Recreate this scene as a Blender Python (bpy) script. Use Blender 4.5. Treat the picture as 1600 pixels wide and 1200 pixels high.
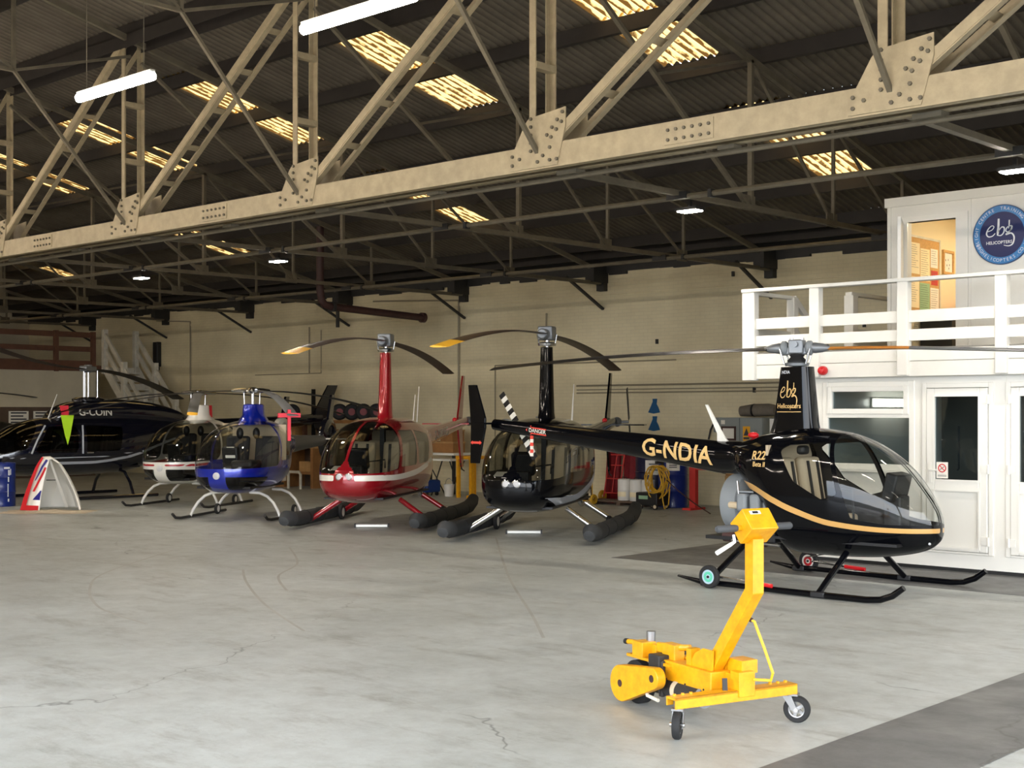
import bpy, math, random
import numpy as np
from mathutils import Vector, Matrix

for _o in list(bpy.data.objects):
    bpy.data.objects.remove(_o)
SC = bpy.context.scene
COL = SC.collection
R = math.radians
random.seed(7)

# ------------------------------------------------------------------ camera
cam_d = bpy.data.cameras.new('camera')
cam_d.sensor_width = 36.0
cam_d.lens = 36.0 * 2100 / 1600
cam_d.shift_y = 43 / 1600
cam_d.clip_end = 400
cam = bpy.data.objects.new('camera', cam_d)
COL.objects.link(cam)
cam.location = (0, 0, 1.92)
cam.rotation_euler = (R(90), 0, R(42.65))
SC.camera = cam

# ------------------------------------------------------------------ world: bright overcast sky
SKY_STRENGTH = 1.0
w = bpy.data.worlds.new('overcast_sky')
SC.world = w
w.use_nodes = True
nt = w.node_tree
nt.nodes.clear()
wo = nt.nodes.new('ShaderNodeOutputWorld')
wb = nt.nodes.new('ShaderNodeBackground')
tc = nt.nodes.new('ShaderNodeTexCoord')
mp = nt.nodes.new('ShaderNodeMapping')
mp.inputs['Scale'].default_value = (1, 1, 3.0)
ns = nt.nodes.new('ShaderNodeTexNoise')
ns.inputs['Scale'].default_value = 2.2
ns.inputs['Detail'].default_value = 7
rp = nt.nodes.new('ShaderNodeValToRGB')
rp.color_ramp.elements[0].position = 0.36
rp.color_ramp.elements[0].color = (0.62, 0.72, 0.86, 1)
rp.color_ramp.elements[1].position = 0.62
rp.color_ramp.elements[1].color = (1.0, 1.0, 1.0, 1)
nt.links.new(tc.outputs['Generated'], mp.inputs['Vector'])
nt.links.new(mp.outputs['Vector'], ns.inputs['Vector'])
nt.links.new(ns.outputs['Fac'], rp.inputs['Fac'])
nt.links.new(rp.outputs['Color'], wb.inputs['Color'])
wb.inputs['Strength'].default_value = SKY_STRENGTH * 5.2
nt.links.new(wb.outputs['Background'], wo.inputs['Surface'])

# ------------------------------------------------------------------ view
vs = SC.view_settings
vs.view_transform = 'Standard'
vs.look = 'None'
vs.gamma = 1.0
vs.use_curve_mapping = False
vs.exposure = 0.92
TUBE_POWER = 52.0

# light portals at the two open doorways (they only guide sampling of the sky)
def portal(name, loc, rot, sx, sy):
    l = bpy.data.lights.new(name, 'AREA')
    l.shape = 'RECTANGLE'
    l.size, l.size_y = sx, sy
    l.cycles.is_portal = True
    o = bpy.data.objects.new(name, l)
    COL.objects.link(o)
    o.location, o.rotation_euler = loc, rot
portal('doorway_portal', (-4.2, -2.3, 2.6), (R(90), 0, 0), 17.6, 5.2)
portal('side_doorway_portal', (4.95, 5.5, 2.6), (R(90), 0, R(90)), 15.0, 5.2)

# ------------------------------------------------------------------ materials
def sl(c):
    """sRGB 0-255 -> linear"""
    o = []
    for k in c:
        k = k / 255
        o.append(k / 12.92 if k <= 0.04045 else ((k + 0.055) / 1.055) ** 2.4)
    return (*o, 1)

MATS = {}
def mat(name, col, rough=0.5, metal=0.0, coat=0.0, noise=0.0, nscale=6.0, emit=0.0, spec=0.5, bump=0.0, tint=None):
    if name in MATS:
        return MATS[name]
    m = bpy.data.materials.new(name)
    m.use_nodes = True
    n = m.node_tree.nodes
    b = n['Principled BSDF']
    c = sl(col)
    b.inputs['Base Color'].default_value = c
    b.inputs['Roughness'].default_value = rough
    b.inputs['Metallic'].default_value = metal
    b.inputs['Coat Weight'].default_value = coat
    b.inputs['Coat Roughness'].default_value = 0.03
    b.inputs['Specular IOR Level'].default_value = spec
    if emit:
        b.inputs['Emission Color'].default_value = c
        b.inputs['Emission Strength'].default_value = emit
    L = m.node_tree.links
    if noise or bump:
        t = n.new('ShaderNodeTexCoord')
        x = n.new('ShaderNodeTexNoise')
        x.inputs['Scale'].default_value = nscale
        x.inputs['Detail'].default_value = 6
        x.inputs['Roughness'].default_value = 0.65
        L.new(t.outputs['Object'], x.inputs['Vector'])
        if noise:
            r = n.new('ShaderNodeValToRGB')
            d = sl(tint) if tint else tuple(v * (1 - noise) for v in c[:3]) + (1,)
            r.color_ramp.elements[0].position = 0.35
            r.color_ramp.elements[1].position = 0.68
            r.color_ramp.elements[0].color = d
            r.color_ramp.elements[1].color = c
            L.new(x.outputs['Fac'], r.inputs['Fac'])
            L.new(r.outputs['Color'], b.inputs['Base Color'])
        if bump:
            bp = n.new('ShaderNodeBump')
            bp.inputs['Strength'].default_value = bump
            bp.inputs['Distance'].default_value = 0.02
            L.new(x.outputs['Fac'], bp.inputs['Height'])
            L.new(bp.outputs['Normal'], b.inputs['Normal'])
    MATS[name] = m
    return m

def glass(name, tint=(225, 230, 230), gloss=0.02, ior=1.5, boost=1.0):
    if name in MATS:
        return MATS[name]
    m = bpy.data.materials.new(name)
    m.use_nodes = True
    n, L = m.node_tree.nodes, m.node_tree.links
    n.clear()
    out = n.new('ShaderNodeOutputMaterial')
    mx = n.new('ShaderNodeMixShader')
    tr = n.new('ShaderNodeBsdfTransparent')
    tr.inputs['Color'].default_value = sl(tint)
    gl = n.new('ShaderNodeBsdfGlossy')
    gl.inputs['Roughness'].default_value = gloss
    gl.inputs['Color'].default_value = (1, 1, 1, 1)
    lw = n.new('ShaderNodeLayerWeight')          # Schlick reflectance, alike from both sides of the pane
    lw.inputs['Blend'].default_value = 0.5
    pw = n.new('ShaderNodeMath'); pw.operation = 'POWER'; pw.inputs[1].default_value = 5.0
    f0 = ((ior - 1) / (ior + 1)) ** 2
    mu = n.new('ShaderNodeMath'); mu.operation = 'MULTIPLY_ADD'; mu.use_clamp = True
    mu.inputs[1].default_value = (1 - f0) * boost
    mu.inputs[2].default_value = f0 * boost
    L.new(lw.outputs['Facing'], pw.inputs[0])
    L.new(pw.outputs[0], mu.inputs[0])
    L.new(mu.outputs['Value'], mx.inputs['Fac'])
    L.new(tr.outputs['BSDF'], mx.inputs[1])
    L.new(gl.outputs['BSDF'], mx.inputs[2])
    L.new(mx.outputs['Shader'], out.inputs['Surface'])
    MATS[name] = m
    return m

def floor_material(name, base, dark, pale):
    m = bpy.data.materials.new(name)
    m.use_nodes = True
    n, L = m.node_tree.nodes, m.node_tree.links
    b = n['Principled BSDF']
    t = n.new('ShaderNodeTexCoord')
    def noise(scale, detail, rough=0.6, vec=None):
        x = n.new('ShaderNodeTexNoise')
        x.inputs['Scale'].default_value = scale
        x.inputs['Detail'].default_value = detail
        x.inputs['Roughness'].default_value = rough
        L.new(vec or t.outputs['Object'], x.inputs['Vector'])
        return x
    def ramp(src, p0, p1, c0=(0, 0, 0, 1), c1=(1, 1, 1, 1)):
        r = n.new('ShaderNodeValToRGB')
        r.color_ramp.elements[0].position, r.color_ramp.elements[1].position = p0, p1
        r.color_ramp.elements[0].color, r.color_ramp.elements[1].color = c0, c1
        L.new(src, r.inputs['Fac'])
        return r
    def mix(fac, a, bb, mode='MIX'):
        x = n.new('ShaderNodeMix')
        x.data_type = 'RGBA'
        x.blend_type = mode
        if isinstance(fac, float):
            x.inputs[0].default_value = fac
        else:
            L.new(fac, x.inputs[0])
        for i, v in ((6, a), (7, bb)):
            if isinstance(v, tuple):
                x.inputs[i].default_value = v
            else:
                L.new(v, x.inputs[i])
        return x.outputs[2]
    big = ramp(noise(0.35, 5).outputs['Fac'], 0.35, 0.7)
    fine = ramp(noise(4.5, 8, 0.72).outputs['Fac'], 0.40, 0.66)
    mpx = n.new('ShaderNodeMapping'); mpx.inputs['Scale'].default_value = (1.0, 2.6, 1.0); mpx.inputs['Rotation'].default_value = (0, 0, R(20))
    L.new(t.outputs['Object'], mpx.inputs['Vector'])
    worn = ramp(noise(0.9, 10, 0.78, mpx.outputs['Vector']).outputs['Fac'], 0.52, 0.64)
    c = mix(big.outputs['Color'], sl(base), sl(pale))
    f = n.new('ShaderNodeMath'); f.operation = 'MULTIPLY'; f.inputs[1].default_value = 0.3
    L.new(fine.outputs['Color'], f.inputs[0])
    c = mix(f.outputs[0], c, sl(dark))
    f2 = n.new('ShaderNodeMath'); f2.operation = 'MULTIPLY'; f2.inputs[1].default_value = 0.5
    L.new(worn.outputs['Color'], f2.inputs[0])
    c = mix(f2.outputs[0], c, sl(dark))
    # cracks: distance to the edges of large warped cells
    wn = noise(0.8, 4)
    ad = n.new('ShaderNodeVectorMath'); ad.operation = 'MULTIPLY_ADD'
    ad.inputs[1].default_value = (1.3, 1.3, 0)
    L.new(wn.outputs['Color'], ad.inputs[0])
    L.new(t.outputs['Object'], ad.inputs[2])
    vo = n.new('ShaderNodeTexVoronoi')
    vo.feature = 'DISTANCE_TO_EDGE'
    vo.inputs['Scale'].default_value = 0.27
    L.new(ad.outputs[0], vo.inputs['Vector'])
    cr = ramp(vo.outputs['Distance'], 0.0007, 0.0022, (1, 1, 1, 1), (0, 0, 0, 1))
    gate = ramp(noise(0.5, 2).outputs['Fac'], 0.46, 0.56)
    g = n.new('ShaderNodeMath'); g.operation = 'MULTIPLY'
    L.new(cr.outputs['Color'], g.inputs[0]); L.new(gate.outputs['Color'], g.inputs[1])
    g2 = n.new('ShaderNodeMath'); g2.operation = 'MULTIPLY'; g2.inputs[1].default_value = 0.6
    L.new(g.outputs[0], g2.inputs[0])
    c = mix(g2.outputs[0], c, sl((70, 68, 64)))
    L.new(c, b.inputs['Base Color'])
    rr = ramp(noise(2.0, 6).outputs['Fac'], 0.3, 0.7, (0.34, 0.34, 0.34, 1), (0.6, 0.6, 0.6, 1))
    L.new(rr.outputs['Color'], b.inputs['Roughness'])
    bp = n.new('ShaderNodeBump'); bp.inputs['Strength'].default_value = 0.15; bp.inputs['Distance'].default_value = 0.01
    L.new(fine.outputs['Color'], bp.inputs['Height'])
    L.new(bp.outputs['Normal'], b.inputs['Normal'])
    MATS[name] = m
    return m

def brick_material(name, base, alt, sx=0.225, sz=0.075):
    m = bpy.data.materials.new(name)
    m.use_nodes = True
    n, L = m.node_tree.nodes, m.node_tree.links
    b = n['Principled BSDF']
    t = n.new('ShaderNodeTexCoord')
    sp = n.new('ShaderNodeSeparateXYZ')
    L.new(t.outputs['Object'], sp.inputs[0])
    s = n.new('ShaderNodeMath'); s.operation = 'ADD'
    L.new(sp.outputs['X'], s.inputs[0]); L.new(sp.outputs['Y'], s.inputs[1])
    cb = n.new('ShaderNodeCombineXYZ')
    L.new(s.outputs[0], cb.inputs['X']); L.new(sp.outputs['Z'], cb.inputs['Y'])
    bk = n.new('ShaderNodeTexBrick')
    bk.inputs['Scale'].default_value = 1.0
    bk.inputs['Brick Width'].default_value = sx
    bk.inputs['Row Height'].default_value = sz
    bk.inputs['Mortar Size'].default_value = 0.006
    bk.inputs['Color1'].default_value = sl(base)
    bk.inputs['Color2'].default_value = sl(alt)
    bk.inputs['Mortar'].default_value = tuple(v * 0.9 for v in sl(base)[:3]) + (1,)
    L.new(cb.outputs[0], bk.inputs['Vector'])
    x = n.new('ShaderNodeTexNoise'); x.inputs['Scale'].default_value = 0.5; x.inputs['Detail'].default_value = 8
    L.new(t.outputs['Object'], x.inputs['Vector'])
    r = n.new('ShaderNodeValToRGB')
    r.color_ramp.elements[0].position = 0.33; r.color_ramp.elements[1].position = 0.66
    r.color_ramp.elements[0].color = (0.72, 0.70, 0.66, 1); r.color_ramp.elements[1].color = (1, 1, 1, 1)
    L.new(x.outputs['Fac'], r.inputs['Fac'])
    mx = n.new('ShaderNodeMix'); mx.data_type = 'RGBA'; mx.blend_type = 'MULTIPLY'; mx.inputs[0].default_value = 1.0
    L.new(bk.outputs['Color'], mx.inputs[6]); L.new(r.outputs['Color'], mx.inputs[7])
    L.new(mx.outputs[2], b.inputs['Base Color'])
    b.inputs['Roughness'].default_value = 0.75
    bp = n.new('ShaderNodeBump'); bp.inputs['Strength'].default_value = 0.15; bp.inputs['Distance'].default_value = 0.006
    L.new(bk.outputs['Fac'], bp.inputs['Height']); bp.invert = True
    L.new(bp.outputs['Normal'], b.inputs['Normal'])
    MATS[name] = m
    return m

# ------------------------------------------------------------------ mesh builder
class MB:
    def __init__(s):
        s.v, s.f = [], []
    def add(s, v, f):
        k = len(s.v)
        s.v += [tuple(p) for p in v]
        s.f += [tuple(i + k for i in q) for q in f]
        return s
    def box(s, c, d, rot=None):
        x, y, z = d[0] / 2, d[1] / 2, d[2] / 2
        p = [Vector(q) for q in ((-x, -y, -z), (x, -y, -z), (x, y, -z), (-x, y, -z), (-x, -y, z), (x, -y, z), (x, y, z), (-x, y, z))]
        if rot is not None:
            p = [rot @ q for q in p]
        c = Vector(c)
        return s.add([q + c for q in p], [(0, 3, 2, 1), (4, 5, 6, 7), (0, 1, 5, 4), (1, 2, 6, 5), (2, 3, 7, 6), (3, 0, 4, 7)])
    def bx(s, x0, x1, y0, y1, z0, z1):
        return s.box(((x0 + x1) / 2, (y0 + y1) / 2, (z0 + z1) / 2), (abs(x1 - x0), abs(y1 - y0), abs(z1 - z0)))
    def bar(s, p, q, w, h=None, up=(0, 0, 1)):
        p, q = Vector(p), Vector(q)
        h = w if h is None else h
        d = (q - p)
        ln = d.length
        d.normalize()
        u = Vector(up)
        if abs(d.dot(u)) > 0.98:
            u = Vector((0, 1, 0)) if abs(d.y) < 0.9 else Vector((1, 0, 0))
        a = d.cross(u).normalized()
        b = a.cross(d).normalized()
        m = Matrix((d, a, b)).transposed()
        return s.box((p + q) / 2, (ln, w, h), m)
    def tube(s, pts, r, n=8, caps=True, closed=False):
        pts = [Vector(p) for p in pts]
        m = len(pts)
        rs = r if isinstance(r, (list, tuple)) else [r] * m
        dirs = []
        for i in range(m):
            if closed:
                d = pts[(i + 1) % m] - pts[i - 1]
            else:
                d = pts[min(i + 1, m - 1)] - pts[max(i - 1, 0)]
            dirs.append(d.normalized())
        u = Vector((0, 0, 1)) if abs(dirs[0].z) < 0.9 else Vector((1, 0, 0))
        rings = []
        for i in range(m):
            d = dirs[i]
            a = d.cross(u)
            if a.length < 1e-4:
                a = d.cross(Vector((0, 1, 0)))
            a.normalize()
            u = a.cross(d).normalized()
            rings.append([pts[i] + (a * math.cos(2 * math.pi * k / n) + u * math.sin(2 * math.pi * k / n)) * rs[i] for k in range(n)])
        v = [p for ring in rings for p in ring]
        f = []
        for i in range(m if closed else m - 1):
            j = (i + 1) % m
            for k in range(n):
                l = (k + 1) % n
                f.append((i * n + k, i * n + l, j * n + l, j * n + k))
        if caps and not closed:
            f.append(tuple(range(n - 1, -1, -1)))
            f.append(tuple((m - 1) * n + k for k in range(n)))
        return s.add(v, f)
    def cyl(s, p, q, r, r2=None, n=16):
        return s.tube([p, q], [r, r if r2 is None else r2], n)
    def lathe(s, prof, o=(0, 0, 0), axis=(0, 0, 1), n=24):
        d = Vector(axis).normalized()
        u = Vector((0, 0, 1)) if abs(d.z) < 0.9 else Vector((1, 0, 0))
        a = d.cross(u).normalized()
        b = a.cross(d).normalized()
        o = Vector(o)
        v, f = [], []
        for r, h in prof:
            for k in range(n):
                t = 2 * math.pi * k / n
                v.append(o + d * h + (a * math.cos(t) + b * math.sin(t)) * max(r, 1e-5))
        for i in range(len(prof) - 1):
            for k in range(n):
                l = (k + 1) % n
                f.append((i * n + k, i * n + l, (i + 1) * n + l, (i + 1) * n + k))
        return s.add(v, f)
    def prism(s, poly, fn, t0, t1):
        """poly 2-D, fn(a, b, t) -> 3-D point"""
        n = len(poly)
        v = [fn(a, b, t0) for a, b in poly] + [fn(a, b, t1) for a, b in poly]
        f = [tuple(range(n - 1, -1, -1)), tuple(range(n, 2 * n))]
        f += [(i, (i + 1) % n, n + (i + 1) % n, n + i) for i in range(n)]
        return s.add(v, f)
    def ball(s, c, r, n=12, m=8, sc=(1, 1, 1)):
        c = Vector(c)
        v, f = [], []
        for i in range(m + 1):
            p = math.pi * i / m
            for k in range(n):
                t = 2 * math.pi * k / n
                v.append(c + Vector((r * sc[0] * math.sin(p) * math.cos(t), r * sc[1] * math.sin(p) * math.sin(t), r * sc[2] * math.cos(p))))
        for i in range(m):
            for k in range(n):
                l = (k + 1) % n
                f.append((i * n + k, (i + 1) * n + k, (i + 1) * n + l, i * n + l))
        return s.add(v, f)
    def xf(s, m):
        s.v = [tuple(m @ Vector(p)) for p in s.v]
        return s

def ob(name, mb, m, parent=None, smooth=35, bevel=0, label=None, cat=None, group=None, kind=None, loc=None, rz=0, recalc=True):
    me = bpy.data.meshes.new(name)
    me.from_pydata(mb.v, [], mb.f)
    me.validate()
    if recalc:
        import bmesh
        b = bmesh.new(); b.from_mesh(me)
        bmesh.ops.recalc_face_normals(b, faces=b.faces)
        b.to_mesh(me); b.free()
    if isinstance(m, str):
        m = MATS[m]
    me.materials.append(m)
    if smooth:
        me.shade_smooth()
        me.set_sharp_from_angle(angle=R(smooth))
    o = bpy.data.objects.new(name, me)
    COL.objects.link(o)
    if parent:
        o.parent = parent
    if loc:
        o.location = loc
    o.rotation_euler.z = rz
    if bevel:
        bv = o.modifiers.new('bevel', 'BEVEL')
        bv.width = bevel; bv.segments = 2; bv.limit_method = 'ANGLE'
    tag(o, label, cat, group, kind)
    return o

def tag(o, label=None, cat=None, group=None, kind=None):
    if label: o['label'] = label
    if cat: o['category'] = cat
    if group: o['group'] = group
    if kind: o['kind'] = kind
    return o

def thing(name, label, cat, loc=(0, 0, 0), rz=0, group=None):
    o = bpy.data.objects.new(name, None)
    COL.objects.link(o)
    o.empty_display_size = 0.2
    o.location = loc
    o.rotation_euler.z = rz
    return tag(o, label, cat, group)

def struct(name, mb, m, parent=None, **k):
    return ob(name, mb, m, parent, kind=None if parent else 'structure', **k)

def dup(o, parent=None):
    c = o.copy()
    COL.objects.link(c)
    if parent: c.parent = parent
    for ch in o.children:
        dup(ch, c)
    return c

def arc(c, r, a0, a1, n, fn):
    return [fn(c[0] + r * math.cos(a0 + (a1 - a0) * i / n), c[1] + r * math.sin(a0 + (a1 - a0) * i / n)) for i in range(n + 1)]

_tx = {}
def text_mesh(body, size, spacing=1.0, shear=0.0, bold=0.0, fine=False):
    """2-D outline letters as (verts, faces), centred on the origin"""
    key = (body, size, spacing, shear, bold, fine)
    if key in _tx: return _tx[key]
    c = bpy.data.curves.new('lettering', 'FONT')
    c.body, c.size = body, size
    c.space_character = spacing
    c.shear = shear
    c.offset = bold * size
    c.align_x, c.align_y = 'CENTER', 'CENTER'
    c.resolution_u = 3
    o = bpy.data.objects.new('lettering', c)
    COL.objects.link(o)
    bpy.context.view_layer.update()
    e = o.evaluated_get(bpy.context.evaluated_depsgraph_get())
    me = e.to_mesh()
    import bmesh
    bm = bmesh.new(); bm.from_mesh(me)
    e.to_mesh_clear()
    if fine:
        bmesh.ops.triangulate(bm, faces=bm.faces[:])
        for _k in range(5):
            ed = [q for q in bm.edges if q.calc_length() > size * .16]
            if not ed: break
            bmesh.ops.subdivide_edges(bm, edges=ed, cuts=1)
            bmesh.ops.triangulate(bm, faces=[q for q in bm.faces if len(q.verts) > 3])
    bm.verts.index_update()
    v = [(p.co.x, p.co.y) for p in bm.verts]
    f = [tuple(p.index for p in q.verts) for q in bm.faces]
    bm.free()
    bpy.data.objects.remove(o)
    bpy.data.curves.remove(c)
    _tx[key] = (v, f)
    return v, f

def text_mb(body, size, fn, **k):
    v, f = text_mesh(body, size, **k)
    return MB().add([fn(a, b) for a, b in v], f)
# ================================================================== the hangar shell
X0, X1, Y0, YB = -44.0, 5.0, -2.3, 23.0
EAVE, SLOPE = 5.3, 0.234
def roof_z(y): return EAVE + SLOPE * (YB - y)

mat('cream_paint', (214, 204, 178), 0.7, noise=0.18, nscale=0.6)
brick_material('painted_brick', (236, 225, 190), (233, 221, 186))
floor_material('floor_paint', (172, 176, 172), (126, 123, 114), (192, 197, 195))
floor_material('dark_floor_paint', (98, 98, 97), (66, 66, 66), (110, 110, 109))
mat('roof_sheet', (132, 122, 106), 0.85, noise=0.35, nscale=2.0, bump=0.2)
def trough_shade(m_, amount):
    # shade of every trough painted into the colour so the corrugation shows
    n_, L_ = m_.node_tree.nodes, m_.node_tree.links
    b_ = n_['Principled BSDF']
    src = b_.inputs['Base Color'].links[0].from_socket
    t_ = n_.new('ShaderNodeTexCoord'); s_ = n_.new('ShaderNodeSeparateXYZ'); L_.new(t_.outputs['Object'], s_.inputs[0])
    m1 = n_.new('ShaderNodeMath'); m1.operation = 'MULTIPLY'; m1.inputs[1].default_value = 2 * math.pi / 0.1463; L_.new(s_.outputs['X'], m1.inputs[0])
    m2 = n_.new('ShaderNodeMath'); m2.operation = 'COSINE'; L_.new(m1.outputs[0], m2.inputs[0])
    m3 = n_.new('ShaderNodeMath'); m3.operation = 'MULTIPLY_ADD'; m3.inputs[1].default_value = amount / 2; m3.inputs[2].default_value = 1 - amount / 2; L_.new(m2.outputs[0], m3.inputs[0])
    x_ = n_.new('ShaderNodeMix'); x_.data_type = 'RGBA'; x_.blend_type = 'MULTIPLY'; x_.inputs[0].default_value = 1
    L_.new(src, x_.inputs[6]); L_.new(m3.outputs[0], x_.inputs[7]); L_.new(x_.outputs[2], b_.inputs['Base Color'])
trough_shade(MATS['roof_sheet'], .5)
mat('purlin_steel', (42, 36, 32), 0.6, noise=0.4, nscale=5)
mat('cream_steel', (178, 163, 132), 0.55, noise=0.22, nscale=7, bump=0.15)
mat('dim_steel', (110, 102, 85), 0.6, noise=0.3, nscale=5)
mat('dark_steel', (44, 43, 42), 0.55, noise=0.3, nscale=6)
mat('rust_brown', (70, 42, 38), 0.6, noise=0.35, nscale=8)
mat('asphalt', (84, 84, 82), 0.9, noise=0.2, nscale=2)
mat('white_upvc', (238, 236, 228), 0.32, coat=0.15)
mat('white_wood', (236, 234, 226), 0.45, noise=0.05, nscale=4)
mat('grey_wood', (226, 221, 206), 0.6, noise=0.2, nscale=5)
mat('conduit', (150, 140, 118), 0.6)
mat('red_plastic', (205, 24, 32), 0.35)
mat('black_plastic', (22, 22, 24), 0.45)
mat('black_rubber', (26, 26, 27), 0.75)
mat('chrome', (205, 205, 205), 0.18, metal=1.0)
mat('steel', (150, 150, 150), 0.35, metal=0.9)
mat('lamp_tube', (255, 240, 222), 0.4, emit=TUBE_POWER)
mat('lamp_white', (255, 244, 228), 0.4, emit=170)
mat('room_lamp', (255, 232, 190), 0.4, emit=40)
mat('added_office_lamp', (255, 244, 230), 0.4, emit=7)
mat('paper', (236, 232, 222), 0.7)
mat('print_ink', (60, 62, 70), 0.7)
glass('pane', (214, 222, 224), 0.01, 1.5, .9)

# translucent rooflight sheet: yellowed glass fibre, stained
m = bpy.data.materials.new('rooflight_sheet')
m.use_nodes = True
n, L = m.node_tree.nodes, m.node_tree.links
n.clear()
out = n.new('ShaderNodeOutputMaterial')
tl = n.new('ShaderNodeBsdfTranslucent')
t = n.new('ShaderNodeTexCoord'); x = n.new('ShaderNodeTexNoise'); x.inputs['Scale'].default_value = 7; x.inputs['Detail'].default_value = 4
mpp = n.new('ShaderNodeMapping'); mpp.inputs['Scale'].default_value = (2.2, 0.6, 1)
L.new(t.outputs['Object'], mpp.inputs['Vector']); L.new(mpp.outputs['Vector'], x.inputs['Vector'])
r = n.new('ShaderNodeValToRGB')
r.color_ramp.elements[0].position = 0.38; r.color_ramp.elements[0].color = sl((58, 38, 14))
r.color_ramp.elements[1].position = 0.52; r.color_ramp.elements[1].color = sl((158, 130, 80))
sx_ = n.new('ShaderNodeSeparateXYZ'); L.new(t.outputs['Object'], sx_.inputs[0])
mm = n.new('ShaderNodeMath'); mm.operation = 'MULTIPLY'; mm.inputs[1].default_value = 2 * math.pi / 0.1463
L.new(sx_.outputs['X'], mm.inputs[0])
cs_ = n.new('ShaderNodeMath'); cs_.operation = 'COSINE'; L.new(mm.outputs[0], cs_.inputs[0])
ma = n.new('ShaderNodeMath'); ma.operation = 'MULTIPLY_ADD'; ma.inputs[1].default_value = 0.2; L.new(cs_.outputs[0], ma.inputs[0]); L.new(x.outputs['Fac'], ma.inputs[2])
L.new(ma.outputs[0], r.inputs['Fac']); L.new(r.outputs['Color'], tl.inputs['Color']); L.new(tl.outputs['BSDF'], out.inputs['Surface'])
MATS['rooflight_sheet'] = m

fl = struct('floor', MB().bx(X0, X1, Y0, YB, -0.25, 0), 'floor_paint', smooth=0)
tag(fl, 'worn pale grey painted concrete hangar floor', 'floor')
walk = MB()
walk.bx(-11.0, X1, 13.87, 15.42, 0.001, 0.004)
walk.bx(-11.0, -9.0, 15.42, 22.9, 0.001, 0.004)
ob('painted_walkway', walk, 'dark_floor_paint', fl, smooth=0, label='dark grey painted walkway along the office')
ob('painted_walkway', MB().bx(-3.92, -3.05, Y0, 13.87, 0.001, 0.004), 'dark_floor_paint', fl, smooth=0, label='dark grey painted walkway strip crossing the floor')
def floor_line(pts, wd):
    V_ = [Vector(p) for p in pts]; q = []
    for i in range(len(V_) - 1):
        p0, p1, p2, p3 = V_[max(i - 1, 0)], V_[i], V_[i + 1], V_[min(i + 2, len(V_) - 1)]
        for k in range(8):
            t_ = k / 8
            q.append(.5 * ((2 * p1) + (p2 - p0) * t_ + (2 * p0 - 5 * p1 + 4 * p2 - p3) * t_ * t_ + (3 * p1 - p0 - 3 * p2 + p3) * t_ ** 3))
    v_ = []
    for i, p in enumerate(q):
        d = q[min(i + 1, len(q) - 1)] - q[max(i - 1, 0)]
        d = Vector((-d.y, d.x)).normalized() * wd / 2
        v_ += [(p.x + d.x, p.y + d.y, .0015), (p.x - d.x, p.y - d.y, .0015)]
    return MB().add(v_, [(2 * i, 2 * i + 1, 2 * i + 3, 2 * i + 2) for i in range(len(q) - 1)])
mat('tyre_scuff', (158, 157, 150), 0.55, noise=0.3, nscale=1.2, tint=(174, 174, 168))
for pts in ([(-16.04, 10.49), (-14.4, 8.49), (-13.23, 7.61), (-12.08, 7.02), (-11.38, 6.81), (-10.57, 6.68)], [(-13.46, 9.79), (-12.43, 9.09), (-10.85, 8.16), (-9.17, 7.35)],
            [(-15.2, 11.85), (-13.52, 10.67), (-12.63, 9.69), (-11.44, 8.9)], [(-14.05, 14.89), (-10.66, 11.51), (-8.48, 9.48), (-7.45, 8.49)]):
    ob('tyre_mark', floor_line(pts, .03), 'tyre_scuff', fl, smooth=0, recalc=False)
gr = ob('apron_ground', MB().bx(-200, 200, -200, Y0, -0.3, -0.02).bx(X1, 200, Y0, 120, -0.3, -0.02), 'asphalt', smooth=0, kind='structure')
tag(gr, 'concrete apron outside the open hangar doors', 'ground')

wb_ = struct('wall_back', MB().bx(X0, X1, YB, YB + 0.3, 0, 5.05), 'painted_brick', smooth=0)
tag(wb_, 'long cream painted brick wall behind the helicopters', 'wall')
lg = MB()
lg.bx(X0, X1, YB - 0.035, YB, 4.47, 4.53)
ob('string_course', lg, 'painted_brick', wb_, smooth=0)
ob('string_course', MB().bx(X0, -9.5, YB - 0.03, YB, 3.02, 3.055), 'painted_brick', wb_, smooth=0)
for (pts, r) in (([(-19.2, YB - .03, 2.49), (-6, YB - .03, 2.49)], .022), ([(-19.2, YB - .03, 2.33), (-6, YB - .03, 2.33)], .016), ([(-19.2, YB - .03, 2.4), (-6, YB - .03, 2.4)], .012),
                 ([(-22.9, YB - .03, 4.6), (-22.9, YB - .03, 0.4)], .028), ([(-22.9, YB - .03, 4.6), (-26, YB - .03, 4.75)], .022),
                 ([(-21.7, YB - .03, 3.0), (-21.7, YB - .03, 0.4)], .014), ([(-21.7, YB - .03, 3.0), (-16.5, YB - .03, 3.0)], .014),
                 ([(-28.6, YB - .03, 4.2), (-28.6, YB - .03, 2.95)], .02), ([(-28.1, YB - .03, 4.1), (-28.1, YB - .03, 2.95), (-31.0, YB - .03, 2.95)], .014),
                 ([(-20.1, YB - .03, 4.15), (-20.1, YB - .03, 3.2)], .02), ([(-34.2, YB - .03, 4.6), (-34.2, YB - .03, 1.0)], .022), ([(-34.2, YB - .03, 4.6), (-36, YB - .03, 4.7)], .02)):
    ob('wall_conduit', MB().tube(pts, r, 6), 'conduit', wb_)
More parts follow.
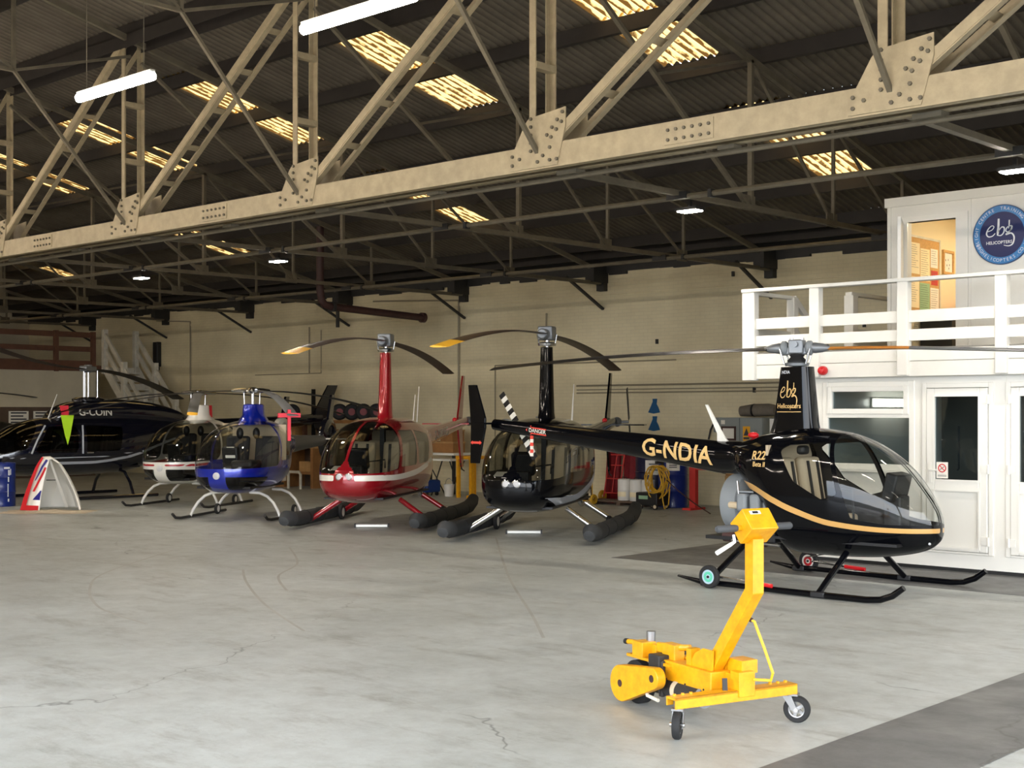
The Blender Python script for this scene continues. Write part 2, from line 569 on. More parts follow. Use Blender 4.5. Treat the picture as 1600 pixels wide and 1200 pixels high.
# ragged dark eaves fill above the wall
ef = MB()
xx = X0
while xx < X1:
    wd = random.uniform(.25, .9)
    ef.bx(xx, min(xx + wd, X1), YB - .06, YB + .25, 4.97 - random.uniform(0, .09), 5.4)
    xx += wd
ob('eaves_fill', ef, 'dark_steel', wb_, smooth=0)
for px_, pz in ((-17.0, 3.4), (-12.2, 3.55), (-15.1, 4.7), (-13.2, 4.15), (-13.9, 2.44), (-14.6, 2.35), (-25.4, 3.6), (-11.6, 2.42)):
    ob('wall_fixing', MB().box((px_, YB - .02, pz), (.05, .05, .1)), 'dark_steel', wb_, smooth=0)

wl = struct('wall_left', MB().bx(X0 - .3, X0, Y0, YB, 0, 11), 'cream_paint', smooth=0)
tag(wl, 'far cream end wall of the hangar', 'wall')
wf = MB().bx(X0, -13, Y0 - .3, Y0, 0, 11.4).bx(-13, 4.6, Y0 - .3, Y0, 5.2, 11.4).bx(4.6, X1, Y0 - .3, Y0, 0, 11.4)
tag(struct('wall_front', wf, 'cream_paint', smooth=0), 'front hangar wall around the open door', 'wall')
wr = MB().bx(X1, X1 + .3, Y0, YB, 5.2, 11.4).bx(X1, X1 + .3, 13.0, YB, 0, 5.2).bx(X1, X1 + .3, Y0, -2, 0, 5.2)
tag(struct('wall_right', wr, 'cream_paint', smooth=0), 'right hangar wall around the open side door', 'wall')

# ------------------------------------------------------------------ roof: corrugated rows, rooflights, purlins
ceil = bpy.data.objects.new('ceiling', None); COL.objects.link(ceil)
tag(ceil, 'dark corrugated sheet roof on steel purlins', 'roof', kind='structure')
PUR = [23.0 - .6] + [21.9 - 1.5 * k for k in range(17)]
TX = [-5.7 - 4.25 * k for k in range(-3, 9)]          # transverse trusses
PITCH, AMP = 0.1463, 0.028
def sheet(xa, xb, ya, yb, lift_a, lift_b):
    """corrugated strip; ya upper (near) end, yb lower (far) end"""
    n = int(round((xb - xa) / PITCH * 6))
    v, f = [], []
    for i in range(n + 1):
        xx = xa + (xb - xa) * i / n
        dz = AMP * math.cos(2 * math.pi * xx / PITCH)
        v.append((xx, ya, roof_z(ya) + dz + lift_a)); v.append((xx, yb, roof_z(yb) + dz + lift_b))
    for i in range(n):
        f.append((2 * i, 2 * i + 1, 2 * i + 3, 2 * i + 2))
    return v, f
def sky_cells(ya):
    c = []
    if abs(ya - 12.9) < .1 or abs(ya - 14.4) < .1:
        c = [x_ - 1.2 for x_ in TX if x_ < -9]
    if abs(ya - 17.4) < .1 or abs(ya - 18.9) < .1:
        c = [x_ - 1.2 for x_ in TX if any(abs(x_ - q) < .2 for q in (-9.95, -18.45, -26.95, -35.45, -1.45))]
    return sorted(x_ for x_ in c if X0 + 1 < x_ < X1 - 1)
rows = sorted(PUR)
rows = [Y0 - .1] + [y for y in rows if y > Y0 + .3] + [YB + .35]
SKY_W = 7 * PITCH
skyl = []
for i in range(len(rows) - 1):
    ya, yb = rows[i], rows[i + 1] + 0.12
    mbr = MB()
    xa = X0
    for c in sky_cells(ya):
        c0 = round((c - SKY_W / 2) / PITCH) * PITCH
        mbr.add(*sheet(xa, c0 + .02, ya, yb, .0, .012))
        mb2 = MB().add(*sheet(c0, c0 + SKY_W, ya + .03, yb - .04, .008, .02))
        skyl.append(mb2)
        xa = c0 + SKY_W - .02
    mbr.add(*sheet(xa, X1, ya, yb, .0, .012))
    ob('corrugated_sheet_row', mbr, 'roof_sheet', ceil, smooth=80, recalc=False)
for s_ in skyl:
    ob('rooflight_sheet', s_, 'rooflight_sheet', ceil, smooth=80, recalc=False, label='yellowed translucent corrugated rooflight sheet')
for y in PUR:
    z = roof_z(y) - AMP - .02
    p = MB().bx(X0, X1, y - .03, y + .03, z - .20, z)
    p.bx(X0, X1, y - .03, y + .06, z - .212, z - .2)
    ob('purlin', p, 'purlin_steel', ceil, smooth=0)

# ------------------------------------------------------------------ the deep lattice girder
GY, GZ0, GZ1 = 11.4, 4.62, 7.74
gird = bpy.data.objects.new('lattice_girder', None); COL.objects.link(gird)
gird.location = (0, GY, 0)
tag(gird, 'deep cream riveted steel lattice girder spanning the hangar', 'girder', kind='structure')
GW = .17   # half distance between its two planes
for s_ in (-1, 1):
    c = MB().bx(X0, X1, s_ * GW - .01, s_ * GW + .01, GZ0, GZ0 + .27)
    c.bx(X0, X1, s_ * GW - (.09 if s_ > 0 else .0), s_ * GW + (.0 if s_ > 0 else .09), GZ0, GZ0 + .015)
    c.bx(X0, X1, s_ * GW - (.09 if s_ > 0 else .0), s_ * GW + (.0 if s_ > 0 else .09), GZ0 + .255, GZ0 + .27)
    ob('bottom_chord', c, 'cream_steel', gird, smooth=0)
    c = MB().bx(X0, X1, s_ * GW - .01, s_ * GW + .01, GZ1 - .2, GZ1)
    ob('top_chord', c, 'purlin_steel', gird, smooth=0)
bolt = MB()
def gusset_pts(): return [(-.42, .0), (.30, .0), (.42, .42), (.42, .62), (-.12, .56), (-.18, .5), (-.42, .1)]
for x in TX:
    if x < X0 or x > X1: continue
    for s_ in (-1, 1):
        g = MB().prism([(x + a, GZ0 + .02 + b) for a, b in gusset_pts()], lambda a, b, t: (a, t, b), s_ * (GW + .01), s_ * (GW + .024))
        go = ob('gusset_plate', g, 'cream_steel', gird, smooth=0)
        bb = MB()
        pts = [(-.08, .1 + .09 * k) for k in range(1, 6)] + [(.16 + .075 * k, .34 + .075 * k) for k in range(4)] + [(.22 + .075 * k, .31 + .075 * k) for k in range(3)]
        pts += [(-.36, .06), (-.36, .16), (-.25, .12), (.02, .06), (.1, .12), (.2, .06), (.3, .06), (.2, .2)]
        for a, b in pts:
            y = s_ * (GW + .024)
            bb.tube([(x + a, y, GZ0 + .02 + b), (x + a, y + s_ * .022, GZ0 + .02 + b)], .02, 6)
        ob('bolt_heads', bb, 'dim_steel', go, smooth=0, kind='stuff')
        v_ = MB().bx(x - .115, x - .03, s_ * GW - .008, s_ * GW + .008, GZ0 + .2, GZ1 - .1)
        v_.bx(x - .13, x - .115, s_ * GW, s_ * GW - s_ * .07, GZ0 + .2, GZ1 - .1)
        ob('vertical', v_, 'cream_steel', gird, smooth=0)
        x2 = x + 4.25
        d = MB().bar((x + .2, s_ * GW, GZ0 + .3), (x2 - .15, s_ * GW, GZ1 - .12), .014, .10, up=(0, 0, 1))
        d.bar((x + .24, s_ * (GW - .04), GZ0 + .26), (x2 - .11, s_ * (GW - .04), GZ1 - .16), .08, .014, up=(0, 0, 1))
        ob('diagonal', d, 'cream_steel', gird, smooth=0)
    for k in range(1, 6):
        a = Vector((x + .2, 0, GZ0 + .3)).lerp(Vector((x + 4.1, 0, GZ1 - .12)), k / 6)
        ob('batten', MB().box(a, (.1, 2 * GW, .012), Matrix.Rotation(-R(34), 3, 'Y')), 'cream_steel', gird, smooth=0)
        zv = GZ0 + .3 + k * .44
        if k in (2, 4):
            ob('batten', MB().box((x - .07, 0, zv), (.1, 2 * GW, .08)), 'cream_steel', gird, smooth=0)
# splice plates on the chord
for sx in (-16.1, -21.0, -7.9):
    sp_ = ob('splice_plate', MB().bx(sx - .3, sx + .3, -GW - .022, -GW - .01, GZ0 + .03, GZ0 + .24), 'cream_steel', gird, smooth=0)
    bb = MB()
    for k in range(6):
        for zz in (.08, .18):
            bb.tube([(sx - .25 + .1 * k, -GW - .022, GZ0 + zz), (sx - .25 + .1 * k, -GW - .042, GZ0 + zz)], .018, 6)
    ob('bolt_heads', bb, 'dim_steel', sp_, smooth=0, kind='stuff')
# cable conduit slung below the girder
cd = MB().tube([(X0, .12, GZ0 - .07), (X1, .12, GZ0 - .07)], .028, 8)
co = ob('cable_conduit', cd, 'dim_steel', gird)
for k, x in enumerate(TX):
    if X0 < x < X1:
        ob('conduit_bracket', MB().box((x + .25, .1, GZ0 - .03), (.28, .16, .05)).box((x - 1.9, .1, GZ0 - .03), (.2, .14, .04)), 'dim_steel', co, smooth=0)

# ------------------------------------------------------------------ transverse trusses
def raf(y): return roof_z(y) - .36
for x in TX:
    if x < X0 or x > X1: continue
    tr = bpy.data.objects.new('roof_truss', None); COL.objects.link(tr)
    tr.location = (x, GY, 0)
    tag(tr, 'slender steel roof truss running back to the brick wall', 'roof truss', 'roof trusses over the helicopters', 'structure')
    yy = lambda y: y - GY
    def mem(nm, p, q, wd, m_='dim_steel', th=None):
        b = MB().bar((0, yy(p[0]), p[1]), (0, yy(q[0]), q[1]), wd, th or wd * .8)
        return ob(nm, b, m_, tr, smooth=0)
    mem('top_chord', (Y0, raf(Y0)), (YB - .05, raf(YB - .05)), .07, th=.09)
    mem('bottom_chord', (GY + .2, 4.66), (YB - .05, 4.72), .085)
    for y, wd in ((15.57, .07), (17.8, .05), (20.0, .05)):
        mem('vertical', (y, 4.68), (y, raf(y)), wd)
        ob('gusset_plate', MB().box((0, yy(y) - .05, 4.74), (.02, .3, .2)), 'dim_steel', tr, smooth=0)
    mem('diagonal', (GY + .1, 7.35), (15.5, 4.7), .06)
    mem('diagonal', (15.6, raf(15.6)), (17.75, 4.72), .045)
    mem('diagonal', (17.8, raf(17.8)), (20.0, 4.72), .045)
    mem('strut', (13.45, 6.1), (15.57, raf(15.57)), .045)
    mem('diagonal', (GY - .1, 4.72), (9.4, 6.85), .05)
    mem('tie', (9.4, 6.85), (Y0, 6.95), .06)
    mem('vertical', (9.4, 6.85), (9.4, raf(9.4)), .06)
    mem('strut', (9.4, 6.85), (GY - .1, 7.42), .05)
    mem('diagonal', (9.4, 6.85), (6.4, raf(6.4)), .05)
    mem('vertical', (6.4, 6.9), (6.4, raf(6.4)), .05)
    mem('wall_brace', (21.7, 4.78), (YB - .03, 4.16), .06, 'dark_steel')
    ob('wall_bracket', MB().bx(-.12, .12, yy(YB) - .5, yy(YB) + .0, 4.72, 5.1).bx(-.1, .1, yy(YB) - .14, yy(YB), 4.55, 4.8), 'dark_steel', tr, smooth=0)
# sway rods in plan at bottom chord level
for nm, y, z, r_ in (('purlin_runner', 13.9, 4.62, .035), ('purlin_runner', 19.3, 4.62, .035)):
    rn = ob(nm, MB().tube([(X0, y, z), (X1, y, z)], r_, 8), 'dim_steel', kind='structure',
            label='steel runner pipe under the roof trusses ' + ('near the girder' if y < 15 else 'near the brick wall'), cat='pipe')
    for x in TX:
        if X0 < x < X1:
            ob('clamp', MB().box((x, y, z + .02), (.3, .1, .09)).box((x + .5, y, z), (.05, .1, .1)), 'dark_steel', rn, smooth=0)

# brown downpipe with an elbow near the back wall
dp = thing('brown_pipe', 'brown flanged pipe with an elbow hanging below the roof', 'pipe', (-23.2, 18.94, 4.25))
ob('elbow', MB().tube([(0, 0, 1.75), (0, 0, .35), (0, .03, .14), (0, .12, .04), (0, .3, 0), (0, 3.1, -.1)], .085, 12), 'rust_brown', dp)
ob('end_flange', MB().cyl((0, 3.06, -.1), (0, 3.16, -.1), .12), 'rust_brown', dp)
ob('clamp', MB().box((0, .35, 0), (.22, .08, .22)).box((0, .5, -.25), (.06, .06, .4)), 'dark_steel', dp, smooth=0)

# ------------------------------------------------------------------ tube lights and floodlights
def batten_light(x, y, z, label, group):
    t_ = thing('tube_light', label, 'tube light', (x, y, z), 0, group)
    ob('housing', MB().bx(-.78, .78, -.03, .03, .045, .07), 'white_upvc', t_, smooth=0)
    ob('diffuser', MB().tube([(-.775, 0, 0), (.775, 0, 0)], .05, 12), 'lamp_tube', t_)
    for s_ in (-.6, .6):
        ob('hanging_wire', MB().tube([(s_, 0, .07), (s_, 0, roof_z(y) - .25 - z)], .006, 5), 'dim_steel', t_)
k = 0
for x, lab in ((-13.55, 'glowing batten light hung beside the far truss of the girder'), (-9.4, 'glowing batten light hung nearest the office')):
    batten_light(x, 8.1, 5.57, lab, 'lit batten lights seen under the roof')
ORD = ('first', 'second', 'third', 'fourth', 'fifth', 'sixth', 'seventh', 'eighth', 'ninth')
for k, x in enumerate((-38.5, -34.3, -30.2, -26.0, -21.9, -17.7, -5.3, -1.1, 3.0)):
    batten_light(x, 8.1, 5.57, ('%s batten light from the far end wall in the girder row' % ORD[k]) if k < 6 else ('%s batten light from the side doorway in the girder row' % ORD[8 - k]), 'other batten lights in the row')
for k, x in enumerate((-34.3, -26.0, -17.7, -9.4, -1.1)):
    batten_light(x, 1.8, 5.6, '%s batten light from the far end wall over the hangar door' % ORD[k], 'batten lights over the door')
for x, y, lab in ((-9.95, 14.15, 'small square floodlight under the runner pipe by the skylight'), (-5.75, 14.15, 'small square floodlight under the runner pipe above the office sign'),
                  (-18.45, 14.15, 'small square floodlight under the runner pipe over the red helicopter'), (-22.7, 14.15, 'small square floodlight under the runner pipe over the blue helicopter')):
    f_ = thing('floodlight', lab, 'floodlight', (x, y, 4.45), 0)
    ob('housing', MB().bx(-.16, .16, -.1, .1, .03, .07).bx(-.02, .02, -.02, .02, .07, .16), 'black_plastic', f_, smooth=0)
    ob('lens', MB().bx(-.14, .14, -.085, .085, .018, .032), 'lamp_white', f_, smooth=0)
# ================================================================== the office block on the right
FY, UY = 15.45, 16.5
OX = -8.95
def wall_with_holes(x0, x1, z0, z1, holes, y0, y1):
    """vertical wall in X-Z with rectangular openings"""
    b = MB()
    xs = sorted({x0, x1, *[h[0] for h in holes], *[h[1] for h in holes]})
    for a, c in zip(xs[:-1], xs[1:]):
        hs = sorted([(h[2], h[3]) for h in holes if h[0] <= a + 1e-6 and h[1] >= c - 1e-6])
        z = z0
        for ha, hb in hs:
            if ha > z: b.bx(a, c, y0, y1, z, ha)
            z = hb
        if z < z1: b.bx(a, c, y0, y1, z, z1)
    return b
W1 = (-8.78, -7.52, 1.19, 2.30)
D1 = (-7.42, -6.53, 0.22, 2.265)
D2 = (-6.385, -5.49, 0.22, 2.265)
W2 = (-5.2, -3.2, 1.0, 2.3)
W3 = (-2.8, 0.5, 1.0, 2.3)
wo_ = struct('wall_office_front', wall_with_holes(OX, X1, 0.06, 2.62, [W1, D1, D2, W2, W3], FY, FY + .12), 'white_upvc', smooth=0)
tag(wo_, 'white panelled office front under the balcony', 'wall')
ob('plinth', MB().bx(OX + .05, X1, FY + .04, FY + .1, 0, .06), 'dark_steel', wo_, smooth=0)
ob('cover_strip', MB().bx(OX, OX + .06, FY - .012, FY, .06, 2.36), 'white_upvc', wo_, smooth=0)
ob('cover_strip', MB().bx(-6.53, -6.385, FY - .012, FY, .06, 2.36), 'white_upvc', wo_, smooth=0)
ob('skirting_board', MB().bx(OX, X1, FY - .014, FY, .05, .21), 'white_upvc', wo_, smooth=0)
os_ = struct('wall_office_side', MB().bx(OX, OX + .12, FY + .12, YB - .05, 0, 2.62), 'white_upvc', smooth=0)
tag(os_, 'white side wall of the office below the stair head', 'wall')
mat('office_inside', (120, 118, 112), 0.8)
ib = struct('wall_office_inner', MB().bx(OX + .12, X1, 19.0, 19.1, 0, 2.62), 'office_inside', smooth=0)
tag(ib, 'dim inner wall behind the office windows', 'wall')
tag(struct('floor_office_upper', MB().bx(-9.9, X1, FY - .12, YB - .05, 2.62, 2.7), 'office_inside', smooth=0), 'balcony deck and upper floor of the office', 'floor')

def frame_mb(x0, x1, z0, z1, y0, y1, w_):
    return MB().bx(x0, x0 + w_, y0, y1, z0, z1).bx(x1 - w_, x1, y0, y1, z0, z1).bx(x0 + w_, x1 - w_, y0, y1, z0, z0 + w_).bx(x0 + w_, x1 - w_, y0, y1, z1 - w_, z1)
def window(nm, x0, x1, z0, z1, label):
    o = bpy.data.objects.new(nm, None); COL.objects.link(o); o.location = ((x0 + x1) / 2, FY, z0)
    tag(o, label, 'window', kind='structure')
    h, wd = z1 - z0, (x1 - x0) / 2
    ob('frame', frame_mb(-wd, wd, 0, h, -.02, .07, .075), 'white_upvc', o, bevel=.008, smooth=0)
    zt = h - .43
    ob('transom', MB().bx(-wd + .06, wd - .06, -.022, .07, zt - .03, zt + .02), 'white_upvc', o, bevel=.006, smooth=0)
    s_ = ob('casement', frame_mb(-wd + .07, wd - .07, zt + .015, h - .06, -.04, .05, .07), 'white_upvc', o, bevel=.01, smooth=0)
    ob('pane', MB().bx(-wd + .13, wd - .13, .0, .012, zt + .08, h - .12), 'pane', s_, smooth=0)
    ob('pane', MB().bx(-wd + .07, wd - .07, .01, .022, .07, zt - .025), 'pane', o, smooth=0)
    ob('window_sill', MB().bx(-wd - .03, wd + .03, -.07, .05, -.03, .01), 'white_upvc', o, bevel=.006, smooth=0)
    return o
window('window_1', *W1[:2], *W1[2:], 'white framed office window with a top-hung casement behind the gold-striped helicopter')
window('window_2', *W2[:2], *W2[2:], 'white framed office window beyond the second office door')
window('window_3', *W3[:2], *W3[2:], 'wide white framed office window at the end of the front')

def door(nm, x0, x1, z0, z1, label, hinge_right, sign):
    o = bpy.data.objects.new(nm, None); COL.objects.link(o); o.location = ((x0 + x1) / 2, FY, z0)
    tag(o, label, 'door', kind='structure')
    h, wd = z1 - z0, (x1 - x0) / 2
    ob('door_frame', MB().bx(-wd, -wd + .06, -.03, .08, 0, h).bx(wd - .06, wd, -.03, .08, 0, h).bx(-wd + .06, wd - .06, -.03, .08, h - .06, h).bx(-wd + .06, wd - .06, -.03, .08, 0, .025), 'white_upvc', o, bevel=.008, smooth=0)
    a = wd - .065
    gz0, gz1 = .875, h - .155
    g = wd - .165
    lf = ob('door_leaf', wall_with_holes(-a, a, .03, h - .065, [(-g, g, gz0, gz1), (-g + .0, g, .07, gz0 - .12)], -.045, .03), 'white_upvc', o, bevel=.01, smooth=0)
    ob('pane', MB().bx(-g, g, -.005, .008, gz0, gz1), 'pane', lf, smooth=0)
    ob('lower_panel', MB().bx(-g, g, -.02, .02, .07, gz0 - .12), 'white_upvc', lf, smooth=0)
    ob('glazing_bead', frame_mb(-g - .012, g + .012, gz0 - .012, gz1 + .012, -.055, -.04, .022), 'white_upvc', lf, smooth=0)
    ob('panel_bead', frame_mb(-g - .012, g + .012, .058, gz0 - .108, -.055, -.04, .022), 'white_upvc', lf, smooth=0)
    s_ = 1 if hinge_right else -1
    for zz in (.17 + .0, h * .5, h - .2):
        ob('hinge', MB().tube([(s_ * (a + .015), -.055, zz - .055), (s_ * (a + .015), -.055, zz + .055)], .018, 8).box((s_ * (a - .03), -.052, zz), (.07, .02, .09)), 'white_upvc', lf)
    hx = -s_ * (a - .06)
    hd = MB().box((hx, -.055, gz0 + .09), (.035, .02, .24)).tube([(hx, -.06, gz0 + .12), (hx, -.1, gz0 + .12), (hx + s_ * .11, -.1, gz0 + .12)], .011, 8)
    ob('handle', hd, 'white_upvc', lf)
    ob('pull_bar', MB().tube([(-.03, .05, gz0 + .12), (-.01, .05, gz0 + .14), (-.01, .05, gz0 + .65)], .012, 8), 'black_plastic', lf)
    if sign:
        sg = ob('no_smoking_sign', MB().bx(-g + .015, -g + .16, -.012, -.008, gz0 + .02, gz0 + .215), 'paper', lf, smooth=0, label='small white no smoking sign with a red ring')
        cx, cz = -g + .0875, gz0 + .142
        rg = MB()
        for k in range(28):
            t0, t1 = 2 * math.pi * k / 28, 2 * math.pi * (k + 1) / 28
            rg.add([(cx + r_ * math.cos(t_), -.0135, cz + r_ * math.sin(t_)) for t_, r_ in ((t0, .052), (t1, .052), (t1, .040), (t0, .040))], [(0, 1, 2, 3)])
        rg.bar((cx - .033, -.0135, cz + .033), (cx + .033, -.0135, cz - .033), .002, .010, up=(0, 0, 1))
        ob('red_ring', rg, 'red_plastic', sg, smooth=0, recalc=False)
        ob('cigarette', MB().bar((cx - .028, -.0135, cz - .02), (cx + .028, -.0135, cz + .02), .001, .007), 'print_ink', sg, smooth=0)
        ob('print_lines', MB().bx(cx - .055, cx + .055, -.0135, -.013, gz0 + .055, gz0 + .06).bx(cx - .055, cx + .055, -.0135, -.013, gz0 + .042, gz0 + .047), 'print_ink', sg, smooth=0)
door('door_1', *D1, 'white half-glazed office door with a no smoking sign', True, True)
door('door_2', *D2, 'white half-glazed office door without any sign', False, False)

bl = thing('alarm_bell', 'round red alarm sounder on the balcony fascia', 'alarm', (-8.68, 15.24, 2.44))
ob('base', MB().cyl((0, .045, 0), (0, 0, 0), .058, n=20), 'red_plastic', bl)
ob('dome', MB().lathe([(.052, 0), (.05, .025), (.035, .045), (.012, .052), (0, .052)], (0, 0, 0), (0, -1, 0), 20), 'red_plastic', bl)

ol = thing('added_office_lamp', 'added batten lamp on the side wall behind the office window', 'lamp', (-8.79, 17.3, 2.04))  # added to lighten the room and stand for the tube reflection in the pane
ob('housing', MB().bx(-.04, -.01, -.5, .5, -.06, .06), 'white_upvc', ol, smooth=0)
ob('diffuser', MB().tube([(.03, -.48, 0), (.03, .48, 0)], .045, 10), 'added_office_lamp', ol)
# ------------------------------------------------------------------ balcony
bal = thing('balcony_railing', 'white timber balcony railing along the office front', 'railing', (0, 15.3, 2.33))
RZ = -2.33
posts = [-9.78, -8.8, -7.59, -6.37, -5.1, -3.85, -2.6, -1.35, -.1, 1.15, 2.4, 3.65, 4.9]
for k, x in enumerate(posts):
    wd = .19 if k == 0 else .14
    ob('post', MB().bx(x - wd / 2, x + wd / 2, -.06, .06, .0 + (.03 if k else 0), 3.52 + RZ), 'white_wood', bal, bevel=.01, smooth=0)
for nm, z0, z1, y0, y1 in (('top_rail', 3.5, 3.545, -.075, .07), ('rail_board', 3.005, 3.15, -.01, .025), ('rail_board', 2.78, 2.92, -.01, .025)):
    ob(nm, MB().bx(posts[0] - .1, X1, y0, y1, z0 + RZ, z1 + RZ), 'white_wood', bal, bevel=.006, smooth=0)
ob('fascia_board', MB().bx(posts[0], X1, -.005, .03, 2.535 + RZ, 2.68 + RZ), 'white_wood', bal, smooth=0, bevel=.004)
ob('fascia_board', MB().bx(posts[0], X1, .0, .03, 2.35 + RZ, 2.53 + RZ), 'white_wood', bal, smooth=0, bevel=.004)
# return at the stair head
ob('return_rail', MB().bar((-9.82, .05, 3.5 + RZ), (-9.82, 1.15, 3.5 + RZ), .09, .05), 'white_wood', bal, smooth=0, bevel=.006)
ob('return_post', MB().bx(-9.87, -9.75, 1.06, 1.18, .3, 3.5 + RZ), 'white_wood', bal, smooth=0, bevel=.006)
ob('stair_rail', MB().bar((-9.81, 1.15, 3.5 + RZ), (-9.81, 4.6, 1.0 + RZ), .05, .09), 'white_wood', bal, smooth=0)
ob('stair_rail', MB().bar((-9.81, 1.15, 3.05 + RZ), (-9.81, 4.6, .55 + RZ), .04, .12), 'white_wood', bal, smooth=0)
ob('return_post', MB().bx(-9.09, -8.95, 1.25, 1.39, .3, 3.5 + RZ), 'white_wood', bal, smooth=0, bevel=.006)
ob('return_rail', MB().bar((-9.02, 1.25, 3.52 + RZ), (-9.02, 4.0, 3.52 + RZ), .1, .05), 'white_wood', bal, smooth=0, bevel=.006)
ob('return_board', MB().bar((-9.02, 1.3, 2.9 + RZ), (-9.02, 4.0, 2.9 + RZ), .03, .3), 'white_wood', bal, smooth=0)
ob('return_board', MB().bar((-9.82, .05, 2.9 + RZ), (-9.82, 1.12, 2.9 + RZ), .03, .26), 'white_wood', bal, smooth=0)
ob('return_board', MB().bar((-9.82, .05, 2.5 + RZ), (-9.82, 1.12, 2.5 + RZ), .03, .26), 'white_wood', bal, smooth=0)

# ------------------------------------------------------------------ upper office
UX0, UZ1 = -8.42, 4.74
UD = (-8.13, -7.47, 2.7, 4.40)
uw = struct('wall_office_upper', wall_with_holes(UX0, X1, 2.7, UZ1 - .1, [UD], UY, UY + .1), 'white_wood', smooth=0)
tag(uw, 'cream white upper office wall carrying the round blue sign', 'wall')
ob('parapet_board', MB().bx(UX0 - .03, X1, UY - .03, UY + .1, UZ1 - .12, UZ1), 'white_wood', uw, smooth=0)
ob('cover_strip', MB().bx(UX0, UX0 + .05, UY - .01, UY, 2.7, UZ1 - .12), 'white_wood', uw, smooth=0)
ob('cover_strip', MB().bx(-7.3, -7.27, UY - .008, UY, 2.7, UZ1 - .12), 'white_wood', uw, smooth=0)
ob('door_frame', MB().bx(UD[0] - .07, UD[0], UY - .02, UY + .1, 2.7, 4.47).bx(UD[1], UD[1] + .16, UY - .02, UY + .1, 2.7, 4.47).bx(UD[0], UD[1], UY - .02, UY + .1, 4.4, 4.47), 'white_upvc', uw, smooth=0)
mat('warm_wall', (238, 224, 190), 0.7)
tag(struct('wall_office_upper_side', MB().bx(UX0, UX0 + .08, UY + .1, 20.4, 2.7, UZ1 - .05), 'warm_wall', smooth=0), 'side wall of the upper office holding the notice board', 'wall')
tag(struct('wall_office_upper_rear', MB().bx(UX0 + .08, -3.0, 20.3, 20.4, 2.7, UZ1 - .05).bx(-3.1, -3.0, UY + .1, 20.3, 2.7, UZ1 - .05), 'warm_wall', smooth=0), 'warm lit rear wall of the upper office', 'wall')
tag(struct('ceiling_office_upper', MB().bx(UX0, X1, UY + .1, 20.4, UZ1 - .06, UZ1), 'warm_wall', smooth=0), 'flat roof of the upper office', 'ceiling')
dl = ob('door_3', MB().bx(-.025, .025, -.72, 0, 0, 1.68), 'white_upvc', None, smooth=0, bevel=.008, loc=(UD[0] - .075, UY - .03, 2.71), kind='structure', label='white upper office door standing open on the balcony', cat='door')
ob('handle', MB().tube([(.03, -.64, .85), (.07, -.64, .85), (.07, -.54, .85)], .01, 8), 'chrome', dl)
dl.rotation_euler.z = R(24)
lamp = thing('ceiling_lamp', 'flush ceiling lamp glowing inside the upper office', 'lamp', (-6.9, 18.2, UZ1 - .14))
ob('base', MB().bx(-.6, .6, -.09, .09, .045, .08), 'white_upvc', lamp, smooth=0)
ob('diffuser', MB().bx(-.58, .58, -.08, .08, 0, .045), 'room_lamp', lamp, smooth=0, bevel=.01)

# notice boards and papers on the side wall (plane x = UX0+.08, facing +X)
mat('cork', (214, 170, 108), 0.85, noise=0.2, nscale=40)
mat('paper_cream', (240, 226, 190), 0.7)
mat('paper_teal', (60, 130, 150), 0.7)
mat('paper_green', (150, 186, 150), 0.7)
mat('paper_red', (196, 70, 60), 0.7)
BX = UX0 + .083
def sheet_on_wall(par, y, z, w_, h, m_, dx=0.012, nm='paper_sheet', lines=True):
    s_ = ob(nm, MB().bx(dx, dx + .003, y, y + w_, z - h, z), m_, par, smooth=0)
    if lines:
        b = MB()
        for k in range(max(2, int(h / .035))):
            zz = z - .03 - k * .03
            if zz < z - h + .015: break
            b.bx(dx + .003, dx + .0035, y + .02, y + w_ * random.uniform(.6, .9), zz - .004, zz)
        if b.v: ob('print_lines', b, 'print_ink', s_, smooth=0)
    return s_
nb = thing('notice_board', 'cork notice board covered in papers inside the upper office', 'notice board', (BX, 0, 0))
nb.location = (BX, 16.8, 3.25)
ob('cork_panel', MB().bx(0, .012, 0, 1.06, 0, 1.05), 'cork', nb, smooth=0)
ob('board_edge', MB().bx(0, .02, 0, 1.06, 1.03, 1.06).bx(0, .02, 1.04, 1.07, 0, 1.06), 'grey_wood', nb, smooth=0)
random.seed(3)
for y, z, w_, h, m_ in ((.08, .96, .36, .42, 'paper_cream'), (.46, .9, .28, .44, 'paper_cream'), (.77, .92, .22, .26, 'paper'), (.79, .62, .2, .2, 'paper_red'), (.06, .5, .36, .42, 'paper_cream'), (.44, .43, .3, .4, 'paper_green'), (.76, .38, .26, .34, 'paper')):
    sheet_on_wall(nb, y, z, w_, h, m_)
k = 0
for y, z, w_, h, m_, lab in ((16.85, 3.22, .16, .3, 'paper_teal', 'teal leaflet pinned below the cork notice board'), (17.05, 3.2, .2, .42, 'paper_cream', 'long cream notice pinned below the cork notice board'),
                        (17.3, 3.2, .22, .4, 'paper_green', 'pale green chart pinned below the cork notice board'), (17.58, 3.18, .2, .5, 'paper_cream', 'tall cream chart hanging below the cork notice board'), (17.82, 3.3, .2, .45, 'paper', 'white calendar sheet beside the cork notice board')):
    o = thing('wall_paper_sheet', lab, 'paper', (BX, y, z - h))
    sheet_on_wall(o, 0, h, w_, h, m_, .002)
pf = thing('framed_print', 'wood framed print hung right of the cork notice board', 'picture', (BX, 17.95, 3.85))
ob('frame', frame_mb(0, .34, 0, .34, 0, .03, .035).xf(Matrix(((0, 1, 0, 0), (1, 0, 0, 0), (0, 0, 1, 0), (0, 0, 0, 1)))), 'cork', pf, smooth=0)
pr = ob('print', MB().bx(.003, .01, .03, .31, .03, .31), 'paper', pf, smooth=0)
b = MB()
